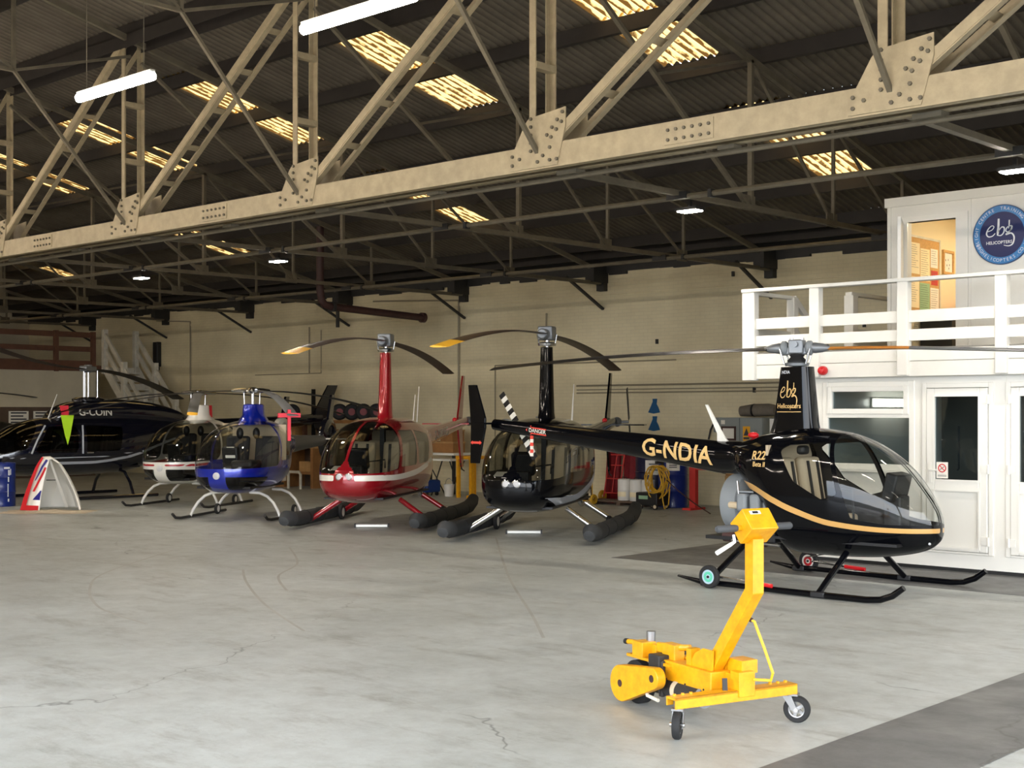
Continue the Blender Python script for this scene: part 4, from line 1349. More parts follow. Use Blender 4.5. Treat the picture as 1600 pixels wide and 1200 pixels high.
    fn_ = ob('tail_fin', fin_mb([(-4.92, 2.28), (-4.77, 2.28), (-4.6, 1.83), (-4.6, 1.7), (-4.72, 1.22), (-4.88, 1.22), (-4.87, 1.75)], -.2, .03), 'black_gloss', h, smooth=0, bevel=.006)
    ob('warning_arrow', MB().add([(x, -.217, z) for x, z in ((-4.87, 1.50), (-4.83, 1.53), (-4.83, 1.515), (-4.70, 1.515), (-4.70, 1.53), (-4.66, 1.50), (-4.70, 1.47), (-4.70, 1.485), (-4.83, 1.485), (-4.83, 1.47))], [tuple(range(10))]), 'orange_red', fn_, smooth=0, recalc=False)
    ob('tailplane', MB().box((-4.6, -.13, 1.76), (.28, .5, .025)), 'black_gloss', h, smooth=0)
    ob('whip_antenna', MB().prism([(-1.19, 2.0), (-1.16, 2.0), (-.92, 1.62), (-.86, 1.56), (-1.02, 1.56), (-1.02, 1.66)], lambda a, b, t: (a, t, b), -.012, .012), 'antenna_white', h, smooth=0)
    ob('beacon', MB().ball((-.5, -.05, 1.65), .05, 12, 8, (1.4, .8, .7)), 'red_plastic', h)
    # markings on the cowl
    def on_body(a, c, x0, z0):
        x, z = x0 + a, z0 + c
        hw_ = float(np.interp(x, (-.65, -.5, -.29, -.12, 0), (.24, .34, .45, .51, .54)))
        zl = float(np.interp(x, (-.65, -.5, -.29, -.12), (1.19, 1.08, .87, .72))); zh = float(np.interp(x, (-.65, -.5, -.29, 0), (1.58, 1.615, 1.67, 1.71)))
        zm = zl + (zh - zl) * .47
        q = min(.98, abs(z - zm) / ((zh - zm) if z > zm else (zm - zl)))
        return (x, -(hw_ * (1 - q ** 2.35) ** (1 / 2.35) + .006), z)
    ob('lettering', text_mb('R22', .13, lambda a, c: on_body(a, c, -.17, 1.43), bold=.025, fine=True), 'letter_gold', h, smooth=0, recalc=False)
    ob('lettering', text_mb('Beta II', .075, lambda a, c: on_body(a, c, -.15, 1.335), bold=.02, fine=True), 'letter_gold', h, smooth=0, recalc=False)
    # engine bay
    ob('fan_scroll', MB().lathe([(.0, -.14), (.27, -.14), (.33, -.1), (.345, 0), (.33, .1), (.26, .15), (.12, .17), (0, .17)], (-.66, -.02, .87), (1, 0, 0), 32), 'engine_grey', h)
    eng = ob('engine_block', MB().box((-.2, 0, .78), (.62, .5, .3)), 'engine_metal', h, bevel=.03)
    for k in range(3):
        for s_ in (-1, 1):
            ob('cylinder', MB().box((-.42 + .17 * k, s_ * .34, .9), (.13, .2, .2)), 'engine_grey', eng, bevel=.03)
            ob('exhaust_pipe', MB().tube([(-.42 + .17 * k, s_ * .4, .8), (-.42 + .17 * k, s_ * .42, .68), (-.5 + .17 * k, s_ * .36, .62)], .028, 8), 'steel', eng)
    ob('hose', MB().tube([(-.62, -.34, .86), (-.4, -.38, .86)], .04, 10), 'seat_tan', eng)
    ob('baffle', MB().box((-.2, 0, 1.02), (.6, .78, .02)), 'engine_grey', eng, smooth=0)
    ob('muffler', MB().tube([(-.75, -.25, .5), (-.2, -.25, .47)], .07, 12), 'rust_brown', eng)
    ob('sump', MB().box((-.3, -.12, .52), (.5, .4, .14)), 'black_plastic', eng, bevel=.02)
    for y in (-.38, .38):
        ob('frame_tube', MB().tube([(-.5, y, 1.14), (-.42, y, .46)], .014, 8).tube([(-.6, y * .9, .46), (.05, y, .44)], .014, 8), 'steel', h)
    ob('drip_tray', MB().bx(-.95, -.55, -.35, .3, .46, .5), 'black_plastic', h, smooth=0)
    # skids
    for s_ in (-1, 1):
        y = s_ * .96
        sk = ob('skid', MB().tube([(-.9, y, .09), (-.6, y, .05), (.9, y, .036), (1.4, y, .036), (1.55, y, .05), (1.68, y, .1), (1.8, y, .19)], [.012, .03, .034, .034, .034, .034, .03], 12), 'black_gloss', h)
        for xa, xb in ((.85, .86), (-.42, -.5)):
            ob('skid_leg', MB().tube([(xa, s_ * .36, .42), (xb, y, .05)], .034, 12), 'black_gloss', h)
            ob('shoe', MB().box((xb, y, .04), (.16, .075, .06)), 'black_plastic', sk, bevel=.01)
        wheel_parts(h, -.42, y + s_ * .09, .125, .125, .06, 'pale_blue' if s_ < 0 else 'stripe_white', 'teal_paint' if s_ < 0 else 'stripe_red')
        ob('wheel_handle', MB().tube([(-.36, y + s_ * .05, .13), (.1, y + s_ * .05, .1)], .014, 8), 'chrome', h)
        ob('handle_grip', MB().tube([(.08, y + s_ * .05, .1), (.34, y + s_ * .05, .085)], .022, 8), 'red_plastic', h)
    ob('tow_wire', MB().tube([(.55, .3, .38), (-.3, .8, .2)], .007, 6), 'chrome', h)
    return h
make_r22()

# ================================================================== four-seat helicopters with skid floats
def make_r44(nm, label, loc, head, paint, leg_m, stripe_fn, stripe_m, blade_ang, reg, fin_band):
    h = thing('helicopter', label, 'helicopter', loc, head, 'four-seat helicopters with skid floats')
    st = [(2.30, .78, .86, .02), (2.285, .68, .95, .17), (2.22, .59, 1.06, .33), (2.07, .52, 1.24, .47), (1.8, .46, 1.47, .57), (1.45, .42, 1.66, .625), (1.0, .40, 1.77, .645), (.4, .39, 1.82, .645),
          (-.3, .39, 1.82, .64), (-.85, .43, 1.78, .60), (-1.2, .58, 1.72, .52), (-1.6, .92, 1.64, .38), (-2.0, 1.16, 1.59, .25), (-2.35, 1.24, 1.57, .185)]
    wsf = poly_sdf([(1.02, 2.0), (1.10, 1.66), (1.36, .99), (1.7, .955), (2.4, .93), (2.4, 2.0)])
    f1 = poly_sdf([(.32, 1.58), (.98, 1.58), (1.2, 1.04), (.34, 1.04)], .03)
    f2 = poly_sdf([(-.62, 1.5), (.16, 1.58), (.18, 1.04), (-.45, 1.08)], .03)
    nose = poly_sdf([(2.0, .7), (2.0, 1.12), (2.12, 1.12), (2.5, .96), (2.5, .7)])
    fuselage(h, st, paint, 'tinted_bubble', [
        ('windshield', 'tinted_bubble', lambda x, y, z: max(wsf(x, z), .022 - abs(y), (.16 - abs(y)) if z < 1.12 - abs(y) * .9 and x > 1.9 else -1)),
        ('front_window_pair', 'tinted_bubble', lambda x, y, z: max(f1(x, z), .2 - abs(y))),
        ('rear_window_pair', 'tinted_bubble', lambda x, y, z: max(f2(x, z), .2 - abs(y))),
        ('stripe_pair', stripe_m, stripe_fn)], nx=90, nt=84, ex=2.75, liner=('panel_black', -.8))
    for x in (.55, -.45):
        for y in (-.3, .3): seat(h, x, y, .72, 'seat_tan' if x > 0 else 'seat_tan', .46)
    ob('cabin_floor', MB().bx(-1.0, 1.8, -.5, .5, .5, .53), 'panel_black', h, smooth=0)
    ob('rear_bulkhead', MB().box((-.85, 0, 1.08), (.03, 1.05, 1.0)), 'liner_tan', h, smooth=0)
    ob('centre_post', MB().box((.2, 0, 1.2), (.1, .08, .95)), 'panel_black', h, smooth=0)
    ob('instrument_panel', MB().box((1.55, 0, 1.15), (.16, .34, .34), Matrix.Rotation(R(12), 3, 'Y')).box((1.6, 0, .8), (.22, .24, .5)), 'panel_black', h, bevel=.03)
    ob('cyclic_stick', MB().tube([(1.15, 0, .6), (1.1, 0, 1.08), (1.05, .3, 1.12), (1.05, .3, .98)], .014, 8), 'panel_black', h)
    ob('map_sheet', MB().box((1.7, -.22, 1.0), (.2, .34, .01), Matrix.Rotation(R(15), 3, 'Y')), 'paper', h, smooth=0)
    for y in (-.075, .075):
        lt = ob('landing_light', MB().lathe([(.062, -.06), (.062, .03), (.05, .035)], (2.262, y, .885), (1, 0, 0), 18), 'chrome', h)
        ob('light_lens', MB().lathe([(.052, .028), (.03, .038), (0, .04)], (2.262, y, .885), (1, 0, 0), 18), 'lens', lt)
    mf = ob('mast_fairing', vloft([(1.74, -.28, .3, .16), (1.9, -.19, .22, .13), (2.4, -.14, .18, .115), (2.94, -.1, .14, .10)], nose=.9), paint, h, smooth=45)
    ob('mast', MB().cyl((.02, 0, 2.9), (.02, 0, 3.18), .04), 'chrome', h)
    ob('swashplate', MB().lathe([(0, 2.95), (.14, 2.96), (.15, 3.0), (.1, 3.02), (0, 3.03)], (.02, 0, 0), n=20), 'chrome', h)
    ba = blade_ang - head
    dx, dy = math.cos(ba), math.sin(ba)
    ho = ob('rotor_hub', MB().box((.02, 0, 3.16), (.26, .24, .22), Matrix.Rotation(ba, 3, 'Z')).cyl((.02 - dx * .3, -dy * .3, 3.14), (.02 + dx * .3, dy * .3, 3.14), .085), 'hub_grey', h, bevel=.02)
    for s_ in (-1, 1):
        ob('pitch_link', MB().cyl((.02 - s_ * dy * .16, s_ * dx * .16, 3.14), (.02 - s_ * dy * .13, s_ * dx * .13, 2.98), .014, n=8), 'chrome', ho)
        b_, t_ = blade(.3, 5.03, .25, 3.14, .42, ba + (0 if s_ > 0 else math.pi), thick=.03, tip=.62)
        bo = ob('rotor_blade', b_, 'blade_brown', h, smooth=40, loc=(.02, 0, 0))
        ob('blade_tip', t_, 'yellow_tip' if s_ > 0 else 'blade_brown', bo, smooth=40)
    zb = lambda x: 1.405 + (-x - 2.3) * .085
    rb = lambda x: .185 - (-x - 2.3) * .027
    xs_ = [-2.25, -3.0, -4.0, -5.0, -5.95]
    tb = ob('tail_boom', MB().tube([(x, 0, zb(x)) for x in xs_], [rb(x) for x in xs_], 22), paint, h)
    if reg:
        for sgn in (-1, 1):
            ob('registration', text_mb(reg, .24, lambda a, c: (-3.2 + a * -sgn, sgn * math.sqrt(max(1e-4, (rb(-3.2) + .012) ** 2 - (c * .9) ** 2)), zb(-3.2 + a * -sgn) + c), bold=.02, fine=True), 'letter_grey', tb, smooth=0, recalc=False)
    ob('tail_fin', fin_mb([(-6.15, 2.7), (-5.98, 2.7), (-5.55, 1.85), (-5.5, 1.7), (-5.85, .72), (-6.02, .72), (-5.9, 1.7)], -.1, .04), paint, h, smooth=0, bevel=.008)
    ob('tailplane', MB().box((-5.2, 0, 1.66), (.3, 1.5, .025)), paint, h, smooth=0)
    ob('tail_gearbox', MB().ball((-5.9, .06, zb(-5.9)), .1, 14, 8, (1.2, 1, 1)).cyl((-5.9, .05, zb(-5.9)), (-5.9, .3, zb(-5.9)), .03), 'hub_grey', h)
    tl_ = ob('tail_skid', MB().tube([(-5.8, -.1, .8), (-5.95, -.1, .66), (-6.15, -.1, .62)], .014, 8), 'dark_steel', h)
    for s_ in (-1, 1):
        d = Vector((.36, 0, .93)) * s_
        t0 = Vector((-5.9, .31, zb(-5.9)))
        bo = None
        for k in range(6):
            p = MB().bar(t0 + d * (.06 + .11 * k), t0 + d * (.06 + .11 * (k + 1)), .016, .11, up=Vector((.93, 0, -.36)))
            if k == 0: bo = ob('tail_rotor_blade', p, 'blade_black', h, smooth=0)
            else: ob('blade_band', p, 'stripe_white' if k % 2 and fin_band else 'blade_black', bo, smooth=0)
    for x, y, hh in ((-1.3, .1, .55), (-2.2, -.08, .72)):
        ob('whip_antenna', MB().tube([(x, y, 1.6), (x - .05, y, 1.7), (x - .2, y, 1.68 + hh)], [.03, .012, .006], 8), 'antenna_white', h)
    ob('beacon', MB().ball((-4.9, 0, zb(-4.9) + .12), .05, 10, 8), 'red_plastic', h)
    ob('fuel_cap', MB().cyl((-.7, -.3, 1.76), (-.7, -.3, 1.84), .06), 'steel', h)
    ob('belly_panel', MB().bx(-1.6, -.6, -.28, .28, .5, .9), 'engine_metal', h, bevel=.04)
    ob('exhaust', MB().tube([(-1.3, .2, .6), (-1.35, .25, .4), (-1.5, .25, .36)], .05, 10), 'chrome', h)
    for s_ in (-1, 1):
        y = s_ * 1.09
        sk = ob('skid', MB().tube([(-1.35, y, .06), (1.35, y, .05), (1.6, y, .07), (1.8, y, .2)], .036, 10), 'black_gloss' if leg_m != 'chrome' else 'steel', h)
        for xa, xb in ((.85, .95), (-.55, -.62)):
            ob('skid_leg', MB().tube([(xa, s_ * .5, .45), (xb, y - s_ * .02, .08)], .045, 12), leg_m, h)
        fy = y + s_ * .0
        fl_ = ob('skid_float', MB().tube([(-2.0, fy, .3), (-1.9, fy, .24), (-1.6, fy, .17), (-1.0, fy, .15), (1.3, fy, .15), (1.7, fy, .16), (1.95, fy, .22)], [.1, .115, .12, .115, .115, .12, .1], 16), 'float_grey', h)
        ob('float_end', MB().tube([(1.72, fy, .165), (1.95, fy, .2), (2.06, fy, .15), (2.07, fy, .14)], [.126, .118, .085, .02], 16), 'cap_grey', fl_)
        for x in (-1.2, -.3, .4, 1.1):
            ob('float_lacing', MB().tube([(x - .015, fy, .15), (x + .015, fy, .15)], .121, 16), 'black_rubber', fl_)
        wheel_parts(h, -.35, y - s_ * .16, .13, .13, .06, 'stripe_white')
    return h
band_red = band((2.4, 2.2, 1.5, .5, -.3, -.9, -1.6), (.865, .865, .85, .88, .98, 1.12, 1.34), (.045, .045, .045, .05, .05, .045, .03))
make_r44('red', 'glossy dark red helicopter with a white band and pale yellow blade tip', (-17.49, 15.75, 0), R(-59), 'red_gloss', 'red_gloss',
         lambda x, y, z: max(band_red(x, y, z), .17 - abs(y)), 'stripe_white', R(-57.8), 'G-SWWG', True)
band_blk = band((2.08, 1.8, 1.3, .6, -.1, -.7, -1.15), (.68, .64, .58, .56, .66, .86, 1.1), (.0, .03, .075, .09, .09, .06, .0))
make_r44('black', 'plain black helicopter with silver swoosh, chrome legs and skid floats', (-14.05, 16.08, 0), R(-62), 'black_gloss', 'chrome',
         lambda x, y, z: max(band_blk(x, y, z), .22 - abs(y)), 'stripe_silver', R(-64.8), None, False)
# ================================================================== light three-blade helicopters with a shrouded tail rotor
def make_cabri(label, loc, head, paint, blade_ang, style):
    h = thing('helicopter', label, 'helicopter', loc, head, 'bubble-nosed helicopters with shrouded tail rotors')
    st = [(1.60, .80, .90, .02), (1.585, .70, .99, .17), (1.52, .61, 1.12, .33), (1.38, .53, 1.30, .49), (1.12, .475, 1.52, .61), (.8, .45, 1.66, .665), (.4, .44, 1.74, .68), (0, .45, 1.77, .665),
          (-.4, .5, 1.76, .60), (-.8, .66, 1.68, .47), (-1.2, .9, 1.55, .32), (-1.7, 1.08, 1.46, .2)]
    wsf = poly_sdf([(.12, 1.74), (.22, 1.60), (.34, 1.02), (.5, .94), (1.8, .915), (1.8, 2.0), (.12, 2.0)])
    dwf = poly_sdf([(-.42, 1.5), (-.3, 1.6), (.1, 1.63), (.24, 1.06), (-.3, 1.06)], .03)
    chf = poly_sdf([(.8, .74), (1.7, .76), (1.7, .57), (.95, .55)], .02)
    if style == 'white':
        bnd = band((1.8, 1.4, .8, .2, -.6), (.86, .86, .86, .88, .95), (.018, .02, .035, .05, .02))
        regs = [('windshield', 'tinted_bubble', lambda x, y, z: wsf(x, z)), ('door_window_pair', 'tinted_bubble', lambda x, y, z: max(dwf(x, z), .2 - abs(y))),
                ('chin_window_pair', 'smoke_bubble', lambda x, y, z: max(chf(x, z), .13 - abs(y))),
                ('red_stripe_pair', 'stripe_red', lambda x, y, z: max(bnd(x, y, z), .1 - abs(y)))]
    else:
        regs = [('windshield', 'bubble', lambda x, y, z: wsf(x, z)), ('door_window_pair', 'bubble', lambda x, y, z: max(dwf(x, z), .2 - abs(y))),
                ('chin_window_pair', 'smoke_bubble', lambda x, y, z: max(chf(x, z), .16 - abs(y)))]
    sh = fuselage(h, st, paint, 'bubble', regs, nx=84, nt=84, ex=2.5)
    ob('nose_light', MB().lathe([(.062, -.03), (.062, .022), (.045, .03), (0, .034)], (1.59, 0, .80), (1, 0, 0), 18), 'lens', h)
    ob('cabin_floor', MB().bx(-.3, 1.3, -.5, .5, .56, .6), 'panel_black', h, smooth=0)
    ob('rear_bulkhead', MB().box((-.34, 0, 1.15), (.03, 1.06, 1.05)), 'seat_tan', h, smooth=0)
    for y in (-.29, .29): seat(h, .15, y, .78, 'seat_dark', .46)
    ob('instrument_console', MB().box((.95, .0, 1.05), (.14, .3, .5), Matrix.Rotation(R(12), 3, 'Y')).box((.98, 0, .75), (.22, .26, .36)), 'panel_black', h, bevel=.03)
    ob('glareshield', MB().box((1.0, .3, .98), (.5, .42, .16)), 'panel_black', h, bevel=.06)
    for y in (-.16, .16):
        ob('headset', MB().ball((.2, y, 1.52), .085, 12, 8, (.7, .8, 1.25)), 'panel_black', h)
    if style == 'blue':
        ob('checklist_card', MB().box((1.04, .02, 1.24), (.01, .14, .1), Matrix.Rotation(R(12), 3, 'Y')).box((1.05, .02, 1.12), (.01, .18, .05), Matrix.Rotation(R(12), 3, 'Y')), 'paper', h, smooth=0, kind='stuff')
        ob('lime_tag', MB().box((.4, -.25, 1.17), (.01, .16, .08)), 'lime', h, smooth=0)
    ob('mast_cowl', vloft([(1.68, -.75, .42, .3), (1.78, -.62, .3, .24), (1.86, -.5, .22, .2), (2.04, -.45, .2, .19), (2.06, -.42, .17, .16)], nose=.8), paint, h, smooth=45)
    if style == 'white':
        ob('red_fin_panel', vloft([(1.8, -.4, -.1, .215), (2.05, -.38, -.12, .2)], nose=.8), 'stripe_red', h, smooth=45)
    ob('mast', MB().cyl((0, 0, 2.0), (0, 0, 2.34), .035), 'chrome', h)
    for k in range(3):
        a = k * 2.094 + .5
        ob('pitch_link', MB().cyl((.16 * math.cos(a), .16 * math.sin(a), 2.04), (.17 * math.cos(a), .17 * math.sin(a), 2.3), .012, n=8), 'chrome', h)
    ho = ob('rotor_hub', MB().lathe([(0, 2.24), (.12, 2.26), (.14, 2.3), (.1, 2.35), (.05, 2.37), (0, 2.37)], n=18), 'chrome', h)
    for k in range(3):
        a = blade_ang - head + k * 2 * math.pi / 3
        dx, dy = math.cos(a), math.sin(a)
        ob('blade_grip', MB().tube([(dx * .1, dy * .1, 2.31), (dx * .24, dy * .24, 2.31), (dx * .4, dy * .4, 2.305)], [.05, .045, .03], 10), 'chrome', ho)
        b_, t_ = blade(.36, 3.6, .19, 2.3, .44, a, thick=.024, tip=.16)
        bo = ob('rotor_blade', b_, 'blade_grey' if k == 0 else 'blade_black', h, smooth=40)
        ob('blade_tip', t_, 'yellow_tip' if style == 'white' and k == 0 else ('blade_grey' if k == 0 else 'blade_black'), bo, smooth=40)
        if style == 'blue' and k == 0:
            p = Vector((dx * 3.5, dy * 3.5, 1.86))
            q = ob('tie_down_strap', MB().box(p + Vector((0, 0, -.16)), (.05, .05, .5), Matrix.Rotation(a, 3, 'Z')), 'tag_red', bo, smooth=0)
            ob('strap_sleeve', MB().box(p + Vector((0, 0, .0)), (.07, .36, .07), Matrix.Rotation(a, 3, 'Z')), 'tag_red', q, smooth=0)
    zb = lambda x: 1.27 + (-x - 1.65) * .02
    tb = ob('tail_boom', MB().tube([(x, 0, zb(x)) for x in (-1.6, -2.2, -3.0, -3.75)], [.2, .165, .135, .11], 20), 'blade_grey' if style == 'blue' else paint, h)
    tz = 1.32
    ob('tail_shroud', MB().lathe([(.31, -.09), (.36, -.1), (.45, -.06), (.46, 0), (.45, .06), (.36, .1), (.31, .09), (.31, -.09)], (-4.15, 0, tz), (0, 1, 0), 32), 'navy_gloss' if style == 'blue' else paint, h)  # blue one: shade at the tail put into a darker paint
    fan = ob('fan_hub', MB().cyl((-4.15, -.08, tz), (-4.15, .08, tz), .1), 'panel_black', h)
    for k in range(7):
        a = k * 2 * math.pi / 7
        ob('fan_blade', MB().bar((-4.15 + .08 * math.cos(a), 0, tz + .08 * math.sin(a)), (-4.15 + .31 * math.cos(a), 0, tz + .31 * math.sin(a)), .02, .05), 'panel_black', fan, smooth=0)
    ob('tail_fin', fin_mb([(-4.55, 2.28), (-4.35, 2.28), (-4.1, 1.72), (-4.12, 1.66), (-4.38, 1.68)], 0, .06), 'navy_gloss', h, smooth=0, bevel=.012)
    ob('ventral_fin', fin_mb([(-4.05, .9), (-4.4, .92), (-4.5, .62), (-4.35, .6)], 0, .06), paint, h, smooth=0, bevel=.01)
    ob('tailplane', MB().box((-3.85, 0, 1.34), (.26, 1.1, .03)), 'white_gloss', h, smooth=0)
    for s_ in (-1, 1):
        y = s_ * .86
        sk = ob('skid', MB().tube([(-.75, y, .035), (1.2, y, .03), (1.4, y, .05), (1.52, y, .12)], .025, 10), 'dark_steel', h)
        for x in (.72, -.36):
            pts = [(x, s_ * .25, .47), (x + .02, s_ * .45, .46), (x + .03, s_ * .6, .40), (x + .05, s_ * .72, .29), (x + .07, s_ * .81, .15), (x + .08, y, .03)]
            ob('skid_leg', MB().tube(pts, .026, 10), 'white_gloss', h)
        wheel_parts(h, -.15, y - s_ * .1, .1, .1, .05, 'stripe_white')
    return h
make_cabri('glossy blue bubble-nosed helicopter with a red cross strap on its front blade', (-20.4, 15.05, 0), R(-59), 'blue_gloss', R(-26.9), 'blue')
make_cabri('white bubble-nosed helicopter with red stripe and a yellow blade tip', (-23.77, 16.16, 0), R(-62), 'white_gloss', R(-36.6), 'white')

# ================================================================== long dark cabin helicopter at the far left
def make_bell():
    head = R(-93)
    h = thing('helicopter', 'long dark navy helicopter with silver pinstripes and lime streamer', 'helicopter', (-27.45, 15.75, 0), head)
    st = [(2.85, .88, .94, .02), (2.83, .80, 1.01, .13), (2.74, .71, 1.09, .27), (2.5, .63, 1.22, .43), (2.1, .56, 1.43, .57), (1.65, .53, 1.66, .65), (1.1, .51, 1.78, .68), (.3, .51, 1.80, .685),
          (-.6, .53, 1.80, .67), (-1.2, .64, 1.79, .6), (-1.9, .88, 1.76, .45), (-2.6, 1.14, 1.72, .3), (-3.0, 1.22, 1.70, .24)]
    wsf = poly_sdf([(1.28, 2.1), (1.42, 1.6), (1.72, 1.12), (2.05, 1.03), (3.0, .98), (3.0, 2.1)])
    f1 = poly_sdf([(.58, 1.58), (1.18, 1.56), (1.5, 1.06), (.6, 1.06)], .03)
    f2 = poly_sdf([(-.5, 1.55), (.32, 1.59), (.34, 1.06), (-.42, 1.08)], .03)
    p1 = band((2.9, 1.5, .2, -.8, -1.8, -2.9), (.98, .92, .92, 1.02, 1.3, 1.6), .012)
    p2_ = band((1.2, .3, -.6, -1.6, -2.9), (.80, .80, .9, 1.2, 1.54), .03)
    fuselage(h, st, 'navy_gloss', 'smoke_bubble', [
        ('windshield', 'smoke_bubble', lambda x, y, z: max(wsf(x, z), .03 - abs(y))),
        ('front_door_window_pair', 'smoke_bubble', lambda x, y, z: max(f1(x, z), .2 - abs(y))),
        ('rear_door_window_pair', 'smoke_bubble', lambda x, y, z: max(f2(x, z), .2 - abs(y))),
        ('pinstripe_pair', 'stripe_silver', lambda x, y, z: max(p1(x, y, z), .1 - abs(y))),
        ('silver_swoosh_pair', 'stripe_silver', lambda x, y, z: max(p2_(x, y, z), .1 - abs(y)))], nx=84, nt=72)
    for x in (.7, -.5):
        for y in (-.32, .32): seat(h, x, y, .85, 'seat_dark', .48)
    ob('cabin_floor', MB().bx(-1.0, 2.3, -.5, .5, .66, .7), 'panel_black', h, smooth=0)
    ob('instrument_panel', MB().box((1.95, 0, 1.18), (.2, .7, .3)), 'panel_black', h, bevel=.04)
    for s_ in (-1, 1):
        ob('door_pillar', MB().tube([(1.3, s_ * .62, 1.62), (1.5, s_ * .67, 1.3), (1.62, s_ * .67, 1.02)], .02, 8).tube([(.46, s_ * .655, 1.62), (.47, s_ * .695, 1.35), (.47, s_ * .7, 1.0)], .02, 8), 'stripe_silver', h, kind='stuff')
        ob('door_handle', MB().box((.3, s_ * .7, 1.02), (.16, .03, .04)), 'chrome', h, bevel=.01)
    cw = [(1.0, 1.68, 1.76, .2), (.85, 1.66, 1.95, .36), (.4, 1.64, 2.14, .44), (-.6, 1.64, 2.2, .45), (-1.4, 1.62, 2.14, .42), (-2.2, 1.58, 1.94, .32), (-2.5, 1.56, 1.78, .22)]
    V, F = loft(cw, 40, 36, 1.0, 2.8)
    co = ob('engine_cowl', MB().add(V, F), 'navy_gloss', h, smooth=45)
    for sgn in (-1, 1):
        ob('registration', text_mb('G-COIN', .22, lambda a, c: (.05 - sgn * a * 1.0, sgn * (.462 - 1.1 * max(0, c + .02) ** 2 * 4), 1.9 + c), bold=.02, fine=True), 'letter_grey', co, smooth=0, recalc=False)
    ob('swashplate', MB().lathe([(0, 2.14), (.34, 2.15), (.36, 2.2), (.26, 2.24), (0, 2.25)], n=22), 'navy_gloss', h)
    ob('mast', MB().cyl((0, 0, 2.2), (0, 0, 2.9), .035), 'chrome', h)
    for a in (.6, 2.7, 4.6):
        ob('pitch_link', MB().cyl((.2 * math.cos(a), .2 * math.sin(a), 2.22), (.2 * math.cos(a), .2 * math.sin(a), 2.84), .012, n=8), 'chrome', h)
    ba = BELL_ANG - head
    dx, dy = math.cos(ba), math.sin(ba)
    ho = ob('rotor_hub', MB().box((0, 0, 2.88), (.5, .18, .12), Matrix.Rotation(ba, 3, 'Z')).cyl((0, 0, 2.8), (0, 0, 2.97), .09), 'hub_grey', h, bevel=.02)
    for s_ in (0, 1):
        b_, _ = blade(.22, 5.08, .33, 2.87, (-.5, .62)[s_], ba + s_ * math.pi, thick=.04)
        ob('rotor_blade', b_, 'blade_black' if s_ else 'blade_brown', h, smooth=40)
    tb = ob('tail_boom', MB().tube([(x, 0, z) for x, z in ((-2.9, 1.5), (-4.0, 1.57), (-5.3, 1.66), (-6.4, 1.74))], [.24, .2, .16, .13], 20), 'navy_gloss', h)
    ob('tail_fin', fin_mb([(-6.9, 2.6), (-6.6, 2.6), (-6.1, 1.8), (-6.2, 1.5), (-6.6, .95), (-6.8, .95), (-6.5, 1.7)], .05, .05), 'navy_gloss', h, smooth=0)
    ob('tailplane', MB().box((-4.9, 0, 1.66), (.4, 1.9, .04)), 'navy_gloss', h, smooth=0)
    ob('tail_rotor_blade', MB().bar((-6.4, -.3, 1.0), (-6.4, -.3, 2.5), .12, .02, up=(0, 1, 0)), 'blade_black', h, smooth=0)
    ob('whip_antenna', MB().tube([(1.0, .1, 1.74), (.78, .1, 2.3)], [.016, .008], 8), 'antenna_white', h)
    ob('red_streamer', MB().prism([(.72, 2.05), (.92, 2.05), (.84, 1.7), (.7, 1.72)], lambda a, b, t: (a, t, b), .5, .515), 'tag_red', h, smooth=0)
    ob('lime_streamer', MB().prism([(.70, 1.84), (1.0, 1.84), (.9, 1.4), (.84, 1.2), (.78, 1.42)], lambda a, b, t: (a, t, b), .72, .735), 'lime', h, smooth=0)
    for s_ in (-1, 1):
        y = s_ * .95
        ob('skid', MB().tube([(-1.2, y, .05), (1.3, y, .04), (1.55, y, .08), (1.75, y, .2)], .038, 10), 'navy_gloss', h)
        for x in (.95, -.6):
            ob('skid_leg', MB().tube([(x, s_ * .25, .6), (x, s_ * .55, .56), (x, s_ * .8, .34), (x, y, .05)], .035, 10), 'navy_gloss', h)
    return h
BELL_ANG = R(-57)
make_bell()

# ------------------------------------------------------------------ bare rotor head of a helicopter stored behind
rh = thing('helicopter', 'helicopter under a dark cover with bare rotor head behind the navy one', 'helicopter', (-33.2, 15.6, 0), R(-60))
V, F = loft([(1.7, .9, 1.0, .05), (1.5, .6, 1.3, .4), (.9, .5, 1.75, .62), (0, .5, 1.8, .65), (-.8, .7, 1.75, .55), (-2.0, 1.2, 1.6, .25)], 30, 28)
ob('cover', MB().add(V, F), 'panel_black', rh, smooth=45)
for s_ in (-1, 1):
    ob('skid', MB().tube([(-.8, s_ * .8, .04), (1.2, s_ * .8, .04), (1.45, s_ * .8, .16)], .035, 8), 'dark_steel', rh)
    ob('skid_leg', MB().tube([(.6, s_ * .4, .55), (.6, s_ * .8, .05)], .03, 8).tube([(-.5, s_ * .4, .6), (-.5, s_ * .8, .05)], .03, 8), 'dark_steel', rh, kind='stuff')
ob('mast', MB().cyl((0, 0, 1.7), (0, 0, 2.42), .07), 'engine_metal', rh)
for a in (.4, 2.2, 4.4):
    ob('pitch_link', MB().cyl((.2 * math.cos(a), .2 * math.sin(a), 1.75), (.17 * math.cos(a), .17 * math.sin(a), 2.3), .025, n=8), 'engine_metal', rh)
ob('rotor_hub', MB().box((0, 0, 2.4), (.36, .22, .16)).cyl((0, 0, 2.3), (0, 0, 2.56), .08), 'engine_metal', rh, bevel=.02)
for s_ in (0, 1):
    b_, _ = blade(.2, 4.2, .2, 2.44, .12, R(128) - R(-60) + s_ * math.pi, thick=.03)
    ob('rotor_blade', b_, 'blade_black', rh, smooth=40)
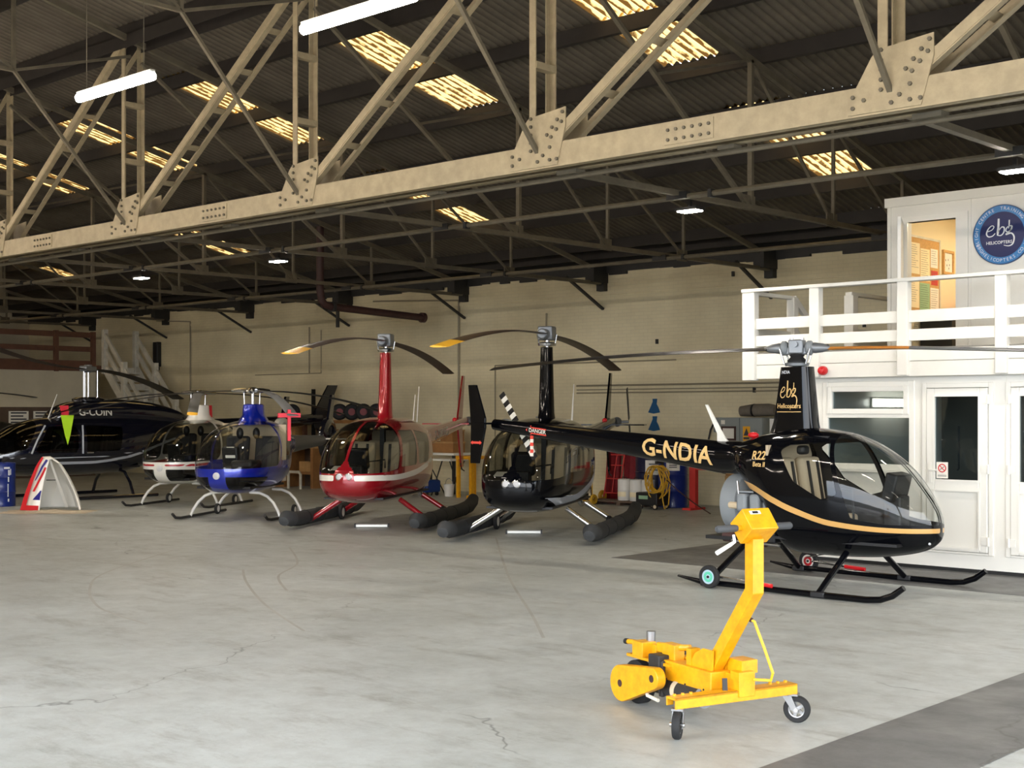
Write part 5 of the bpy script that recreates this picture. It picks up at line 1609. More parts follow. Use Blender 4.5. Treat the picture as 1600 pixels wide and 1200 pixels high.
# ================================================================== yellow powered tug in the foreground
def make_tug():
    t = thing('helicopter_tug', 'yellow powered helicopter tug with a cranked steering handle', 'tug', (-4.52, 6.88, 0), R(161.4))
    Y_ = 'yellow_paint'
    # cross bar: folded channel on two casters
    cb = MB().bx(-.05, .05, -.46, .46, .225, .24).bx(-.05, -.038, -.46, .46, .175, .24).bx(.038, .05, -.46, .46, .185, .24)
    cr = ob('cross_bar', cb, Y_, t, smooth=0, bevel=.003)
    for y in (-.42, -.36, -.3, .3, .36, .42):
        ob('bolt', MB().cyl((.02, y, .24), (.02, y, .252), .011, n=6), Y_, cr, smooth=0)
    def caster(y, ang):
        c = Matrix.Translation((0.0, y, 0)) @ Matrix.Rotation(ang, 4, 'Z')
        k = ob('caster', MB().cyl((0, 0, .175), (0, 0, .222), .035).box((-.02, 0, .172), (.1, .07, .012)).xf(c), 'steel', t)
        for s_ in (-1, 1):
            ob('fork', MB().prism([(-.03, .17), (.03, .17), (-.045, .065), (-.075, .065)], lambda a, b, q: (a, q, b), s_ * .032 - .003, s_ * .032 + .003).xf(c), 'steel', k, smooth=0)
        w_ = ob('wheel', MB().lathe([(.05, -.022), (.076, -.022), (.083, -.012), (.083, .012), (.076, .022), (.05, .022)], (-.06, 0, .083), (0, 1, 0), 30).xf(c), 'black_rubber', k)
        rm = ob('rim', MB().lathe([(.044, -.018), (.052, -.02), (.052, .02), (.044, .018), (.044, -.018)], (-.06, 0, .083), (0, 1, 0), 30).xf(c), 'steel', k)
        for j in range(5):
            a = j * 2 * math.pi / 5
            ob('spoke', MB().bar((-.06, 0, .083), (-.06 + .048 * math.cos(a), 0, .083 + .048 * math.sin(a)), .02, .018, up=(0, 1, 0)).xf(c), 'steel', rm, smooth=0)
        ob('axle_nut', MB().cyl((-.06, -.045, .083), (-.06, .045, .083), .014, n=8).xf(c), 'chrome', rm)
    caster(.40, R(-46))
    caster(-.42, R(38))
    # body
    bd = ob('body_cover', MB().bx(.09, .6, -.16, .1, .205, .335), Y_, t, smooth=0, bevel=.006)
    for x in (.16, .35, .55):
        ob('screw', MB().cyl((x, .098, .22), (x, .106, .22), .006, n=6), 'dark_steel', bd, smooth=0)
    ob('undertray', MB().bx(.08, .5, -.12, .06, .16, .205), Y_, t, smooth=0)
    ob('end_box', MB().bx(-.06, .03, -.12, .0, .2, .35).bx(.0, .1, -.14, -.01, .2, .33), Y_, t, smooth=0, bevel=.004)
    ob('release_lever', MB().bar((.02, .05, .31), (.0, .06, .2), .03, .014), 'dark_steel', t, smooth=0)
    ob('gearbox', MB().bx(.58, .70, -.14, .14, .12, .36).bx(.56, .6, .1, .13, .1, .33), 'dark_steel', t, smooth=0, bevel=.008)
    ob('motor', MB().cyl((.2, .07, .16), (.56, .07, .16), .062, n=24), 'dark_steel', t)
    ob('motor_cap', MB().cyl((.185, .07, .16), (.215, .07, .16), .064, n=24), 'engine_grey', t)
    ob('motor_cap', MB().cyl((.43, .07, .16), (.47, .07, .16), .066, n=24), 'seat_tan', t)
    # chain case: two rounded ends
    big, sml, rb_, rs_ = (.885, .145), (.525, .235), .118, .068
    dv = math.atan2(sml[1] - big[1], sml[0] - big[0]); ln = math.hypot(sml[0] - big[0], sml[1] - big[1])
    al = math.acos((rb_ - rs_) / ln)
    pl = [(big[0] + rb_ * math.cos(a), big[1] + rb_ * math.sin(a)) for a in np.linspace(dv + al, dv + 2 * math.pi - al, 28)]
    pl += [(sml[0] + rs_ * math.cos(a), sml[1] + rs_ * math.sin(a)) for a in np.linspace(dv - al, dv + al, 16)]
    cc = ob('chain_case', MB().prism(pl, lambda a, b, q: (a, q, b), .17, .235), Y_, t, smooth=40, bevel=.005)
    ob('inspection_hole', MB().cyl((big[0], .234, big[1]), (big[0], .2375, big[1]), .024, n=20), 'rust_brown', cc)
    ob('inspection_hole', MB().cyl((sml[0], .234, sml[1]), (sml[0], .2375, sml[1]), .024, n=20), 'rust_brown', cc)
    for y in (.08, -.26):
        w_ = ob('drive_wheel', MB().lathe([(.06, -.05), (.12, -.05), (.142, -.03), (.142, .03), (.12, .05), (.06, .05)], (.885, y, .142), (0, 1, 0), 32), 'black_rubber', t)
        ob('hub', MB().cyl((.885, y - .04, .142), (.885, y + .04, .142), .062, n=20), Y_, w_)
    ob('axle', MB().cyl((.885, -.3, .142), (.885, .17, .142), .018, n=12), 'dark_steel', t)
    ob('frame_plate', MB().bx(.5, .98, -.2, .12, .3, .318), Y_, t, smooth=0)
    # hitch
    hp = ob('hitch_post', MB().cyl((.84, .02, .3), (.84, .02, .475), .03, n=16), 'steel', t)
    ob('hitch_bracket', MB().bx(.78, .9, .02, .13, .318, .415).bx(.74, .8, -.02, .05, .318, .4), Y_, t, smooth=0, bevel=.004)
    ob('hitch_bracket', MB().bx(.52, .66, -.02, .06, .318, .43).bx(.6, .74, .01, .05, .36, .42), Y_, t, smooth=0, bevel=.006)
    ob('hitch_pin', MB().tube([(.86, .08, .4), (1.0, .1, .39)], .017, 10), Y_, t)
    ob('pin_cap', MB().tube([(.99, .1, .391), (1.02, .102, .389)], .019, 10), 'black_rubber', t)
    ob('latch_handle', MB().tube([(.56, .03, .41), (.46, -.02, .42)], .02, 10), Y_, t)
    ob('latch_arm', MB().bar((.6, -.06, .345), (.3, -.1, .345), .09, .014), Y_, t, smooth=0)
    ob('foot_bracket', MB().tube([(.5, .2, .1), (.62, .2, .11), (.64, .2, .16), (.7, .2, .12)], .012, 8), 'grey_wood', t)
    # handle
    pole = MB()
    p0, p1, p2 = Vector((.215, 0, .31)), Vector((-.2, 0, .86)), Vector((-.2, 0, 1.17))
    hw_, ht = .04, .04
    def ring(p, nx_, nz):
        return [(p.x - nx_ * ht, -hw_, p.z - nz * ht), (p.x - nx_ * ht, hw_, p.z - nz * ht), (p.x + nx_ * ht, hw_, p.z + nz * ht), (p.x + nx_ * ht, -hw_, p.z + nz * ht)]
    d = (p1 - p0).normalized(); n1 = (d.z, -d.x)
    mid = ((n1[0] + 1) / 2, (n1[1] + 0) / 2)
    k_ = 1 / math.hypot(*mid)
    v = ring(p0, *n1) + ring(p1, mid[0] * k_ * 1.05, mid[1] * k_ * 1.05) + ring(p2, 1, 0)
    f = [(i * 4 + j, i * 4 + (j + 1) % 4, i * 4 + 4 + (j + 1) % 4, i * 4 + 4 + j) for i in range(2) for j in range(4)] + [(3, 2, 1, 0), (8, 9, 10, 11)]
    ob('handle_column', pole.add(v, f), Y_, t, smooth=0, bevel=.004)
    ob('column_foot', MB().prism([(.13, .335), (.36, .335), (.3, .42), (.22, .46), (.12, .46)], lambda a, b, q: (a, q, b), .05, .064), Y_, t, smooth=0)
    ob('column_foot', MB().prism([(.13, .335), (.36, .335), (.3, .42), (.22, .46), (.12, .46)], lambda a, b, q: (a, q, b), -.064, -.05), Y_, t, smooth=0)
    ob('foot_block', MB().bx(-.02, .12, -.17, -.05, .33, .41), Y_, t, smooth=0)
    ob('foot_block', MB().bx(.33, .38, .0, .07, .335, .44), Y_, t, smooth=0)
    hb = ob('control_box', MB().box((-.2, 0, 1.245), (.15, .2, .15), Matrix.Rotation(R(40), 3, 'Y')), Y_, t, smooth=0, bevel=.006)
    rot = Matrix.Translation((-.2, 0, 1.245)) @ Matrix.Rotation(R(40), 4, 'Y')
    ob('label', MB().bx(-.0765, -.076, -.02, .06, .03, .055).xf(rot), 'paper', hb, smooth=0)
    ob('switch', MB().bx(-.079, -.075, .0, .04, .035, .05).xf(rot).bx(0, 0, 0, 0, 0, 0), 'black_plastic', hb, smooth=0)
    ob('label', MB().bx(-.02, .03, -.05, .03, .0755, .076).xf(rot), 'yellow_tip', hb, smooth=0)
    for s_ in (-1, 1):
        g = ob('handlebar', MB().tube([(-.2, s_ * .09, 1.235), (-.2, s_ * .14, 1.235)], .016, 10), Y_, t)
        ob('grip', MB().tube([(-.2, s_ * .13, 1.235), (-.2, s_ * .145, 1.235), (-.2, s_ * .27, 1.235), (-.2, s_ * .28, 1.235)], [.018, .022, .022, .015], 14), 'cap_grey', g)
    bl_ = ob('brake_lever', MB().tube([(-.22, .17, 1.2), (-.23, .17, 1.16), (-.23, .2, 1.145), (-.23, .3, 1.1)], [.008, .01, .012, .014], 8), 'white_upvc', t)
    pts = [(-.06, -.05, .67), (-.1, -.08, .66), (-.16, -.11, .5), (-.2, -.14, .36), (-.17, -.15, .31), (-.06, -.11, .3)]
    ob('cable', MB().tube(pts, .009, 8), 'yellow_tip', t)
    ob('cable_gland', MB().tube([(-.03, -.04, .69), (-.09, -.07, .665)], .015, 8), 'rust_brown', t)
make_tug()

# ================================================================== union flag cowling on a dust sheet
ds = MB()
gn = 16
random.seed(11)
hs = [[0.004 + .05 * random.random() * math.sin(math.pi * i / gn) * math.sin(math.pi * j / gn) for j in range(gn + 1)] for i in range(gn + 1)]
ds.add([(-.85 + 1.7 * i / gn + .05 * math.sin(j * 1.3), -.6 + 1.0 * j / gn + .06 * math.sin(i * .9), hs[i][j] if 0 < i < gn and 0 < j < gn else .002) for i in range(gn + 1) for j in range(gn + 1)],
       [(i * (gn + 1) + j, (i + 1) * (gn + 1) + j, (i + 1) * (gn + 1) + j + 1, i * (gn + 1) + j + 1) for i in range(gn) for j in range(gn)])
mat('dust_sheet', (206, 192, 168), 0.9, noise=0.15, nscale=5)
mat('flag_red', (214, 30, 44), 0.3, coat=0.5); mat('flag_blue', (34, 36, 140), 0.3, coat=0.5); mat('flag_white', (240, 234, 222), 0.35, coat=0.4)
mat('cowl_inside', (224, 222, 214), 0.6)
CW = (-24.0, 12.95)
ob('dust_sheet', ds, 'dust_sheet', None, smooth=60, loc=(CW[0], CW[1], 0), rz=R(42.65), label='beige dust sheet spread under the flag-painted cowling', cat='dust sheet', recalc=False)
cw_ = thing('cowling', 'union flag painted fibreglass cowling standing open on the dust sheet', 'cowling', (CW[0], CW[1], .03), R(42.65))
# local: x to the right, y away, z up; arch rim in front, closed shell behind
def arch(s_, sc, y, zt):
    prof = [(-.55, 0), (-.47, .28), (-.36, .58), (-.24, .86), (-.13, 1.02), (.02, 1.03), (.16, .93), (.32, .68), (.46, .4), (.55, .14), (.58, 0)]
    n_ = len(prof) - 1
    q = s_ * n_
    i = min(int(q), n_ - 1); fr_ = q - i
    a, b = prof[i], prof[i + 1]
    return ((a[0] + (b[0] - a[0]) * fr_) * sc + .04 * (1 - sc), y, (a[1] + (b[1] - a[1]) * fr_) * (sc * .5 + .5) * zt)
N_ = 40
rings = [(1.0, 0, 1.0), (.95, .18, .99), (.84, .4, .95), (.68, .58, .88), (.45, .7, .75)]
v = [arch(i / N_, sc, y, zt) for sc, y, zt in rings for i in range(N_ + 1)]
f = [(r_ * (N_ + 1) + i, r_ * (N_ + 1) + i + 1, (r_ + 1) * (N_ + 1) + i + 1, (r_ + 1) * (N_ + 1) + i) for r_ in range(len(rings) - 1) for i in range(N_)]
f.append(tuple((len(rings) - 1) * (N_ + 1) + i for i in range(N_ + 1)))
so = ob('shell', MB().add(v, f), 'cowl_inside', cw_, smooth=40, recalc=False)
sm = so.modifiers.new('thickness', 'SOLIDIFY'); sm.thickness = .012
# flared painted rim facing out, wide on its left
def rim(s_, k):
    a = arch(s_, 1.0, 0, 1.0)
    wd = .02 + .42 * max(0, 1 - s_ / .52) ** .75 if s_ < .52 else .03
    return (a[0] + wd * k * .95, -.16 * k * max(0, 1 - s_ / .6), a[2] * (1 - .05 * k))
def rim_patch(uv_poly, m_, nm, off):
    """polygon given in (s, k) laid on the rim"""
    b = MB()
    b.add([tuple(Vector(rim(s_, k)) + Vector((0, -off, 0))) for s_, k in uv_poly], [tuple(range(len(uv_poly)))])
    return ob(nm, b, m_, cw_, smooth=0, recalc=False)
b = MB()
b.add([rim(i / N_, k) for k in (0, 1) for i in range(N_ + 1)], [(i, i + 1, N_ + 2 + i, N_ + 1 + i) for i in range(N_)])
ro = ob('painted_rim', b, 'flag_white', cw_, smooth=40, recalc=False)
sm = ro.modifiers.new('thickness', 'SOLIDIFY'); sm.thickness = .012; sm.offset = 0
def strip_patch(s0, s1, k0, k1, m_, nm='flag_stripe', n_=10, off=.03):
    b = MB()
    q = []
    for i in range(n_ + 1):
        s_ = s0 + (s1 - s0) * i / n_
        ka = k0[0] + (k0[1] - k0[0]) * i / n_; kb = k1[0] + (k1[1] - k1[0]) * i / n_
        q += [tuple(Vector(rim(s_, ka)) + Vector((0, -off, 0))), tuple(Vector(rim(s_, kb)) + Vector((0, -off, 0)))]
    b.add(q, [(2 * i, 2 * i + 1, 2 * i + 3, 2 * i + 2) for i in range(n_)])
    ob(nm, b, m_, ro, smooth=0, recalc=False)
strip_patch(0, .40, (0, 0), (.26, .26), 'flag_red')
strip_patch(0, .035, (.26, .26), (.95, .95), 'flag_red')
strip_patch(.20, .39, (.36, .6), (.42, .92), 'flag_blue')
strip_patch(.075, .14, (.55, .92), (.98, .98), 'flag_blue')
strip_patch(.13, .30, (.42, .8), (.56, 1.0), 'flag_red')
ob('inner_rib', MB().add([(-.02, .02, .98), (.02, .02, .98), (.2, .5, .02), (.14, .5, .02)], [(0, 1, 2, 3)]), 'cowl_inside', cw_, smooth=0)
ob('inner_flange', MB().bar((-.16, .3, .56), (.02, .3, .56), .02, .015), 'dark_steel', cw_, smooth=0)

# ================================================================== drums, cans and stores
mat('drum_blue', (14, 40, 120), 0.35, coat=0.3)
mat('navy_drum', (18, 24, 60), 0.4, coat=0.3)
mat('can_white', (222, 220, 214), 0.4)
mat('tarp_red', (140, 20, 30), 0.7, noise=0.3, nscale=6)
mat('truck_red', (196, 52, 48), 0.5)
mat('cable_yellow', (206, 160, 40), 0.55)
mat('wood', (164, 116, 66), 0.7, noise=0.3, nscale=5)
mat('wood_pale', (190, 150, 96), 0.7, noise=0.25, nscale=6)
mat('cabinet_grey', (140, 146, 144), 0.5)
mat('warn_yellow', (236, 170, 30), 0.5)
mat('bird_blue', (16, 84, 130), 0.6)
mat('stool_blue', (16, 54, 120), 0.5)
mat('tyre_red', (120, 26, 30), 0.5)
mat('tarp_grey', (120, 112, 100), 0.8, noise=0.2, nscale=8)

def drum(label, loc, r_, hgt, m_, text=None, notice=None):
    d = thing('steel_drum', label, 'drum', loc, 0)
    ob('body', MB().lathe([(0, 0), (r_ * .97, 0), (r_, .015), (r_ * .985, .03), (r_ * .985, hgt * .32), (r_ * 1.02, hgt * .335), (r_ * .985, hgt * .35), (r_ * .985, hgt * .65), (r_ * 1.02, hgt * .665), (r_ * .985, hgt * .68), (r_ * .985, hgt - .03), (r_, hgt - .012), (r_ * .95, hgt), (r_ * .92, hgt - .02), (0, hgt - .02)], n=32), m_, d, smooth=40)
    ob('bung', MB().cyl((r_ * .5, 0, hgt - .02), (r_ * .5, 0, hgt + .005), .035), 'dark_steel', d)
    cam_a = math.atan2(-loc[1], -loc[0])
    if text:
        def wrap(a, c):
            th = cam_a + .35 + a / r_
            return ((r_ + .005) * math.cos(th), (r_ + .005) * math.sin(th), c)
        bb = MB()
        for a, z0, z1, w_ in ((-.14, .1, .34, .03), (.05, .1, .16, .03), (.04, .2, .46, .02), (.05, .5, .6, .028), (.06, .63, .74, .04), (.02, .76, .8, .12), (.1, .64, .76, .02), (-.14, .4, .7, .012)):
            bb.add([wrap(a - w_ / 2, z0), wrap(a + w_ / 2, z0), wrap(a + w_ / 2, z1), wrap(a - w_ / 2, z1)], [(0, 1, 2, 3)])
        ob('white_marking', bb, 'sign_white', d, smooth=0, recalc=False, kind='stuff')
    if notice:
        b = MB(); q = []
        for i in range(9):
            th = cam_a - .45 + .9 * i / 8
            q += [((r_ + .008) * math.cos(th), (r_ + .008) * math.sin(th), notice[0]), ((r_ + .008) * math.cos(th), (r_ + .008) * math.sin(th), notice[1])]
        no = ob('notice', MB().add(q, [(2 * i, 2 * i + 2, 2 * i + 3, 2 * i + 1) for i in range(8)]), 'paper', d, smooth=0, recalc=False)
        b = MB()
        for k in range(3):
            zz = notice[1] - (notice[1] - notice[0]) * (.3 + .2 * k)
            q = []
            for i in range(6):
                th = cam_a - .25 + .5 * i / 5
                q += [((r_ + .01) * math.cos(th), (r_ + .01) * math.sin(th), zz), ((r_ + .01) * math.cos(th), (r_ + .01) * math.sin(th), zz + .02)]
            b.add(q, [(2 * i, 2 * i + 2, 2 * i + 3, 2 * i + 1) for i in range(5)])
        ob('print_lines', b, 'print_ink', no, smooth=0, recalc=False, kind='stuff')
    return d
drum('blue oil drum with white markings standing by the navy helicopter nose', (-26.15, 13.05, 0), .29, .88, 'drum_blue', text=True)
drum('dark navy drum with a white notice behind the white cans', (-16.77, 22.55, 0), .38, 1.0, 'navy_drum', notice=(.62, .92))
drum('tall blue drum with a small white label beside the red stand', (-15.95, 22.1, 0), .3, .98, 'drum_blue', notice=(.74, .94))

pk = thing('pallet_plank', 'dark low timber plank carrying the white cans', 'plank', (-17.0, 21.85, 0))
ob('board', MB().bx(-.75, .7, -.2, .2, .06, .1), 'brown_board', pk, smooth=0)
for x in (-.65, 0, .62): ob('bearer', MB().bx(x - .05, x + .05, -.2, .2, 0, .06), 'brown_board', pk, smooth=0)
for x, lab in ((-16.99, 'white drum can standing next to the red sack truck'), (-16.68, 'white drum can between two others on the plank'), (-16.38, 'white drum can nearest the coiled yellow cable')):
    c = thing('white_can', lab, 'can', (x, 21.85, .1), 0, 'white cans along the back wall')
    ob('body', MB().lathe([(0, 0), (.135, 0), (.14, .01), (.138, .2), (.142, .21), (.138, .22), (.138, .42), (.12, .44), (0, .44)], n=24), 'can_white', c, smooth=40)
    ob('handle', MB().tube([(-.06, 0, .44), (-.05, 0, .475), (.05, 0, .475), (.06, 0, .44)], .008, 6), 'dark_steel', c)
    ob('label', MB().add([(.1405 * math.cos(a), .1405 * math.sin(a), z) for z in (.08, .18) for a in np.linspace(-2.4, -.7, 9)], [(i, i + 1, i + 10, i + 9) for i in range(8)]), 'paper_cream', c, smooth=0, recalc=False)
# red sack truck
sk_ = thing('sack_truck', 'red tubular sack truck standing against the red tarpaulins', 'sack truck', (-17.69, 22.3, 0))
for x in (-.2, .2):
    ob('side_tube', MB().tube([(x, 0, .12), (x, .2, 1.02), (x * .8, .24, 1.14)], .016, 8), 'truck_red', sk_)
    ob('wheel', MB().lathe([(.05, -.03), (.11, -.03), (.125, -.015), (.125, .015), (.11, .03), (.05, .03)], (x * 1.4, .05, .125), (1, 0, 0), 20), 'cable_yellow', sk_)
for z in (.2, .5, .78, 1.0): ob('cross_tube', MB().tube([(-.2, .2 * (z - .12) / .9, z), (.2, .2 * (z - .12) / .9, z)], .012, 8), 'truck_red', sk_)
ob('centre_tube', MB().tube([(0, .02, .2), (0, .2, 1.0)], .012, 8), 'truck_red', sk_)
ob('toe_plate', MB().bx(-.2, .2, -.2, .02, .015, .03), 'truck_red', sk_, smooth=0)
# red tarpaulins hung on the wall
for x0, x1, lab, sl_ in ((-18.25, -17.85, 'dark red tarpaulin roll standing left of the sack truck', -.05), (-17.8, -17.35, 'red tarpaulin hung in folds behind the sack truck', .0), (-17.33, -17.18, 'red tarpaulin leaning over the white cans', .0)):
    b = MB(); n_ = 14; q = []
    for i in range(n_ + 1):
        for j in range(5):
            u_ = i / n_; z = .02 + 1.3 * j / 4
            q.append((x0 + (x1 - x0) * u_ + sl_ * (1 - j / 4), YB - .14 - .06 * (1 - j / 4) + .045 * math.sin(u_ * 19 + x0), z))
    b.add(q, [(i * 5 + j, (i + 1) * 5 + j, (i + 1) * 5 + j + 1, i * 5 + j + 1) for i in range(n_) for j in range(4)])
    o = ob('red_tarpaulin', b, 'tarp_red', None, smooth=60, label=lab, cat='tarpaulin', recalc=False)
    md = o.modifiers.new('thickness', 'SOLIDIFY'); md.thickness = .03
# black gas bottle trolley
bt = thing('bottle_trolley', 'black gas bottle strapped on a trolley with yellow wheels', 'trolley', (-17.72, 21.4, 0))
ob('bottle', MB().lathe([(0, .1), (.11, .1), (.115, .13), (.115, .85), (.08, .97), (.035, 1.0), (.035, 1.06), (0, 1.06)], n=20), 'black_plastic', bt)
ob('valve', MB().box((0, 0, 1.1), (.06, .06, .1)), 'steel', bt, bevel=.008)
ob('cradle', MB().tube([(-.14, .12, .1), (-.14, .14, 1.2), (.14, .14, 1.2), (.14, .12, .1)], .014, 8), 'cable_yellow', bt)
ob('hose', MB().tube([(0, 0, 1.1), (.16, 0, 1.2), (.24, 0, 1.0), (.2, 0, .6), (.22, 0, .2)], .012, 8), 'black_rubber', bt)
ob('base_plate', MB().bx(-.15, .15, -.14, .16, .08, .1), 'cable_yellow', bt, smooth=0)
for x in (-.18, .18): ob('wheel', MB().lathe([(.05, -.03), (.1, -.03), (.11, 0), (.1, .03), (.05, .03)], (x, .12, .11), (1, 0, 0), 20), 'cable_yellow', bt)
# compressor cart with coil
cp = thing('equipment_cart', 'black equipment cart on small wheels below the yellow cable coil', 'cart', (-15.75, 21.35, 0))
ob('body', MB().bx(-.42, .1, -.2, .2, .07, .33), 'black_plastic', cp, bevel=.02)
ob('sticker', MB().bx(-.34, -.12, -.204, -.2, .2, .27), 'paper_green', cp, smooth=0)
for x in (-.3, .05): wheel_parts(cp, x, -.19, .06, .06, .03, 'seat_tan'); 
for x in (-.3, .05): wheel_parts(cp, x, .19, .06, .06, .03, 'seat_tan')
ob('hook_post', MB().bx(-.02, .02, .1, .14, .33, .95).bx(-.02, .02, -.1, .14, .9, .95), 'dark_steel', cp, smooth=0)
cl_ = thing('cable_coil', 'coil of yellow cable hanging over the black cart', 'cable', (-15.72, 21.28, .12))
random.seed(5)
for k in range(11):
    w_, hh, ox, ph = random.uniform(.14, .25), random.uniform(.24, .33), random.uniform(-.05, .06), random.uniform(-.2, .2)
    pts = [(ox + w_ * math.sin(a) * (1 + .15 * math.sin(3 * a + k)), .05 * math.sin(a * 2 + k) - .02 - .012 * k + .04, .74 - hh + hh * math.cos(a + ph * math.sin(a))) for a in np.linspace(0, 2 * math.pi, 26)[:-1]]
    ob('cable_loop', MB().tube(pts, .013, 6, closed=True), 'cable_yellow', cl_)
ob('cable_tail', MB().tube([(.2, -.05, .5), (.6, -.1, .25), (1.0, -.2, .06), (1.5, -.4, -.1)], .011, 6), 'rust_brown', cl_)
ob('cable_tail', MB().tube([(.12, -.05, .3), (.16, -.05, .05), (.22, -.08, -.09), (.3, -.06, .0), (.32, -.05, .3)], .013, 6), 'cable_yellow', cl_)
# red stand
rs = thing('red_stand', 'red steel post stand beside the tall blue drum', 'stand', (-15.2, 21.75, 0))
ob('post', MB().bx(-.07, .07, -.05, .05, 0, .95), 'truck_red', rs, smooth=0)
ob('arm', MB().bx(.07, .5, -.04, .04, .78, .86), 'truck_red', rs, smooth=0)
ob('foot', MB().bx(-.1, .1, -.25, .25, 0, .04), 'truck_red', rs, smooth=0)
for x, y, z, w_, lab in ((-14.5, 22.4, 0, .5, 'lower wooden crate near the grey cabinet'), (-14.55, 22.4, .42, .42, 'upper wooden crate near the grey cabinet')):
    c = thing('wooden_crate', lab, 'crate', (x, y, z))
    ob('box', MB().bx(-w_ / 2, w_ / 2, -.2, .2, .0, .38), 'wood', c, smooth=0)
    for k in range(3): ob('slat', MB().bx(-w_ / 2 - .008, w_ / 2 + .008, -.215, -.2, .02 + .125 * k, .12 + .125 * k), 'wood_pale', c, smooth=0)
# grey electrical cabinet
gc = thing('electrical_cabinet', 'grey steel electrical cabinet with a yellow warning sign', 'cabinet', (-14.5, 22.55, 1.0))
gc.location.z = .85
ob('body', MB().bx(-.5, .5, -.2, .4, 0, .95), 'cabinet_grey', gc, smooth=0)
for x0, x1 in ((-.49, -.03), (.0, .49)):
    dd = ob('door', MB().bx(x0, x1, -.225, -.2, .01, .94), 'cabinet_grey', gc, smooth=0, bevel=.006)
    if x0 < -.1:
        p = ob('framed_notice', MB().bx(-.44, -.1, -.24, -.225, .5, .78), 'rust_brown', dd, smooth=0)
        ob('paper_sheet', MB().bx(-.4, -.14, -.243, -.24, .54, .74), 'paper', p, smooth=0)
        ob('label', MB().bx(-.45, -.36, -.228, -.225, .82, .9), 'paper', dd, smooth=0)
    else:
        p = ob('warning_sign', MB().bx(.06, .22, -.23, -.225, .5, .78), 'warn_yellow', dd, smooth=0)
        ob('triangle', MB().add([(.075, -.232, .6), (.205, -.232, .6), (.14, -.232, .75)], [(0, 1, 2)]), 'print_ink', p, smooth=0, recalc=False)
        ob('print_lines', MB().bx(.075, .205, -.232, -.231, .53, .57), 'print_ink', p, smooth=0)
        ob('lock', MB().cyl((.36, -.235, .68), (.36, -.225, .68), .03), 'steel', dd)
ob('stand_leg', MB().bx(-.48, -.42, .0, .3, -.85, 0).bx(.42, .48, 0, .3, -.85, 0), 'cabinet_grey', gc, smooth=0, kind='stuff')
wf_ = thing('notice_display', 'white board with a black framed notice beside the grey cabinet', 'notice', (-13.75, 22.5, 0))
ob('board', MB().bx(-.2, .25, .0, .03, 0, 1.78), 'white_upvc', wf_, smooth=0)
ob('frame', MB().bx(-.08, .2, -.02, 0, 1.2, 1.66), 'black_plastic', wf_, smooth=0)
ob('paper_sheet', MB().bx(-.03, .15, -.023, -.02, 1.27, 1.6), 'paper', wf_, smooth=0)
tr_ = thing('rolled_sheeting', 'grey rolled plastic sheeting lying on the electrical cabinet', 'sheeting', (-14.4, 22.65, 1.825))
ob('roll', MB().tube([(-.3, 0, .1), (.0, .02, .12), (.35, 0, .13), (.5, 0, .12)], [.1, .125, .12, .1], 12), 'tarp_grey', tr_)
ob('strap', MB().tube([(-.02, .01, .12), (.02, .01, .12)], .128, 12), 'black_plastic', tr_)
# blue cut-out figures on the wall
fig = [(-.16, -.13), (-.02, -.155), (.15, -.13), (.11, -.03), (.06, .05), (.075, .16), (-.045, .16), (-.04, .1), (-.09, .0)]
for z, lab in ((2.03, 'upper blue painted bird shape on the brick wall'), (1.66, 'lower blue painted bird shape on the brick wall')):
    ob('bird_cutout', MB().prism(fig, lambda a, b, t: (a, t, b), -.012, 0), 'bird_blue', None, smooth=0, loc=(-17.08, YB, z), label=lab, cat='wall cutout')
wsk = thing('wall_socket', 'wall socket box with a looping black lead above the tail boom', 'socket', (-15.45, YB, 1.5))
ob('box', MB().bx(-.09, .09, -.07, 0, 0, .3), 'cabinet_grey', wsk, smooth=0, bevel=.01)
ob('lead', MB().tube([(.05, -.06, .2), (.2, -.06, .24), (.26, -.06, .1), (.26, -.06, -.2)], .012, 6).tube([(-.03, -.08, .25), (-.15, -.08, .05), (-.2, -.08, -.15)], .02, 6), 'black_plastic', wsk, kind='stuff')

# between the helicopters
for (x, y, z, w_, hh, lab) in ((-22.9, 22.4, .95, 1.15, .26, 'long pale wooden box under the red tail boom'), (-22.55, 22.4, 1.21, .4, .28, 'small upright wooden box under the red tail boom')):
    c = thing('wooden_box', lab, 'box', (x, y, z))
    ob('body', MB().bx(-w_ / 2, w_ / 2, -.2, .2, 0, hh), 'wood', c, smooth=0, bevel=.006)
    ob('lid', MB().bx(-w_ / 2 - .01, w_ / 2 + .01, -.21, .21, hh - .04, hh), 'wood_pale', c, smooth=0)
tb_ = thing('work_table', 'white topped table with dark legs carrying wooden boxes', 'table', (-22.8, 22.3, 0))
ob('tabletop', MB().bx(-.75, .75, -.35, .35, .9, .95), 'white_wood', tb_, smooth=0)
for a in (-1, 1):
    for c in (-1, 1):
        ob('leg', MB().bx(a * .68 - .03, a * .68 + .03, c * .28 - .03, c * .28 + .03, 0, .9), 'dark_steel', tb_, smooth=0)
wt = thing('folding_table', 'small white folding table beside the yellow stand', 'table', (-21.95, 21.6, 0))
ob('tabletop', MB().bx(-.42, .42, -.28, .28, .8, .84), 'white_wood', wt, smooth=0)
for x in (-.36, .36):
    ob('leg', MB().tube([(x, -.24, .8), (x * .7, .22, 0)], .014, 8), 'dark_steel', wt)
    ob('leg', MB().tube([(x, .24, .8), (x * .7, -.22, 0)], .014, 8), 'dark_steel', wt)
bs = thing('oil_drainer', 'blue wheeled oil drainer under the white folding table', 'oil drainer', (-22.35, 21.3, 0))
ob('tank', MB().bx(-.32, .32, -.22, .22, .08, .36), 'stool_blue', bs, bevel=.04)
ob('upright', MB().tube([(-.26, 0, .3), (-.2, 0, .74)], .04, 10), 'stool_blue', bs)
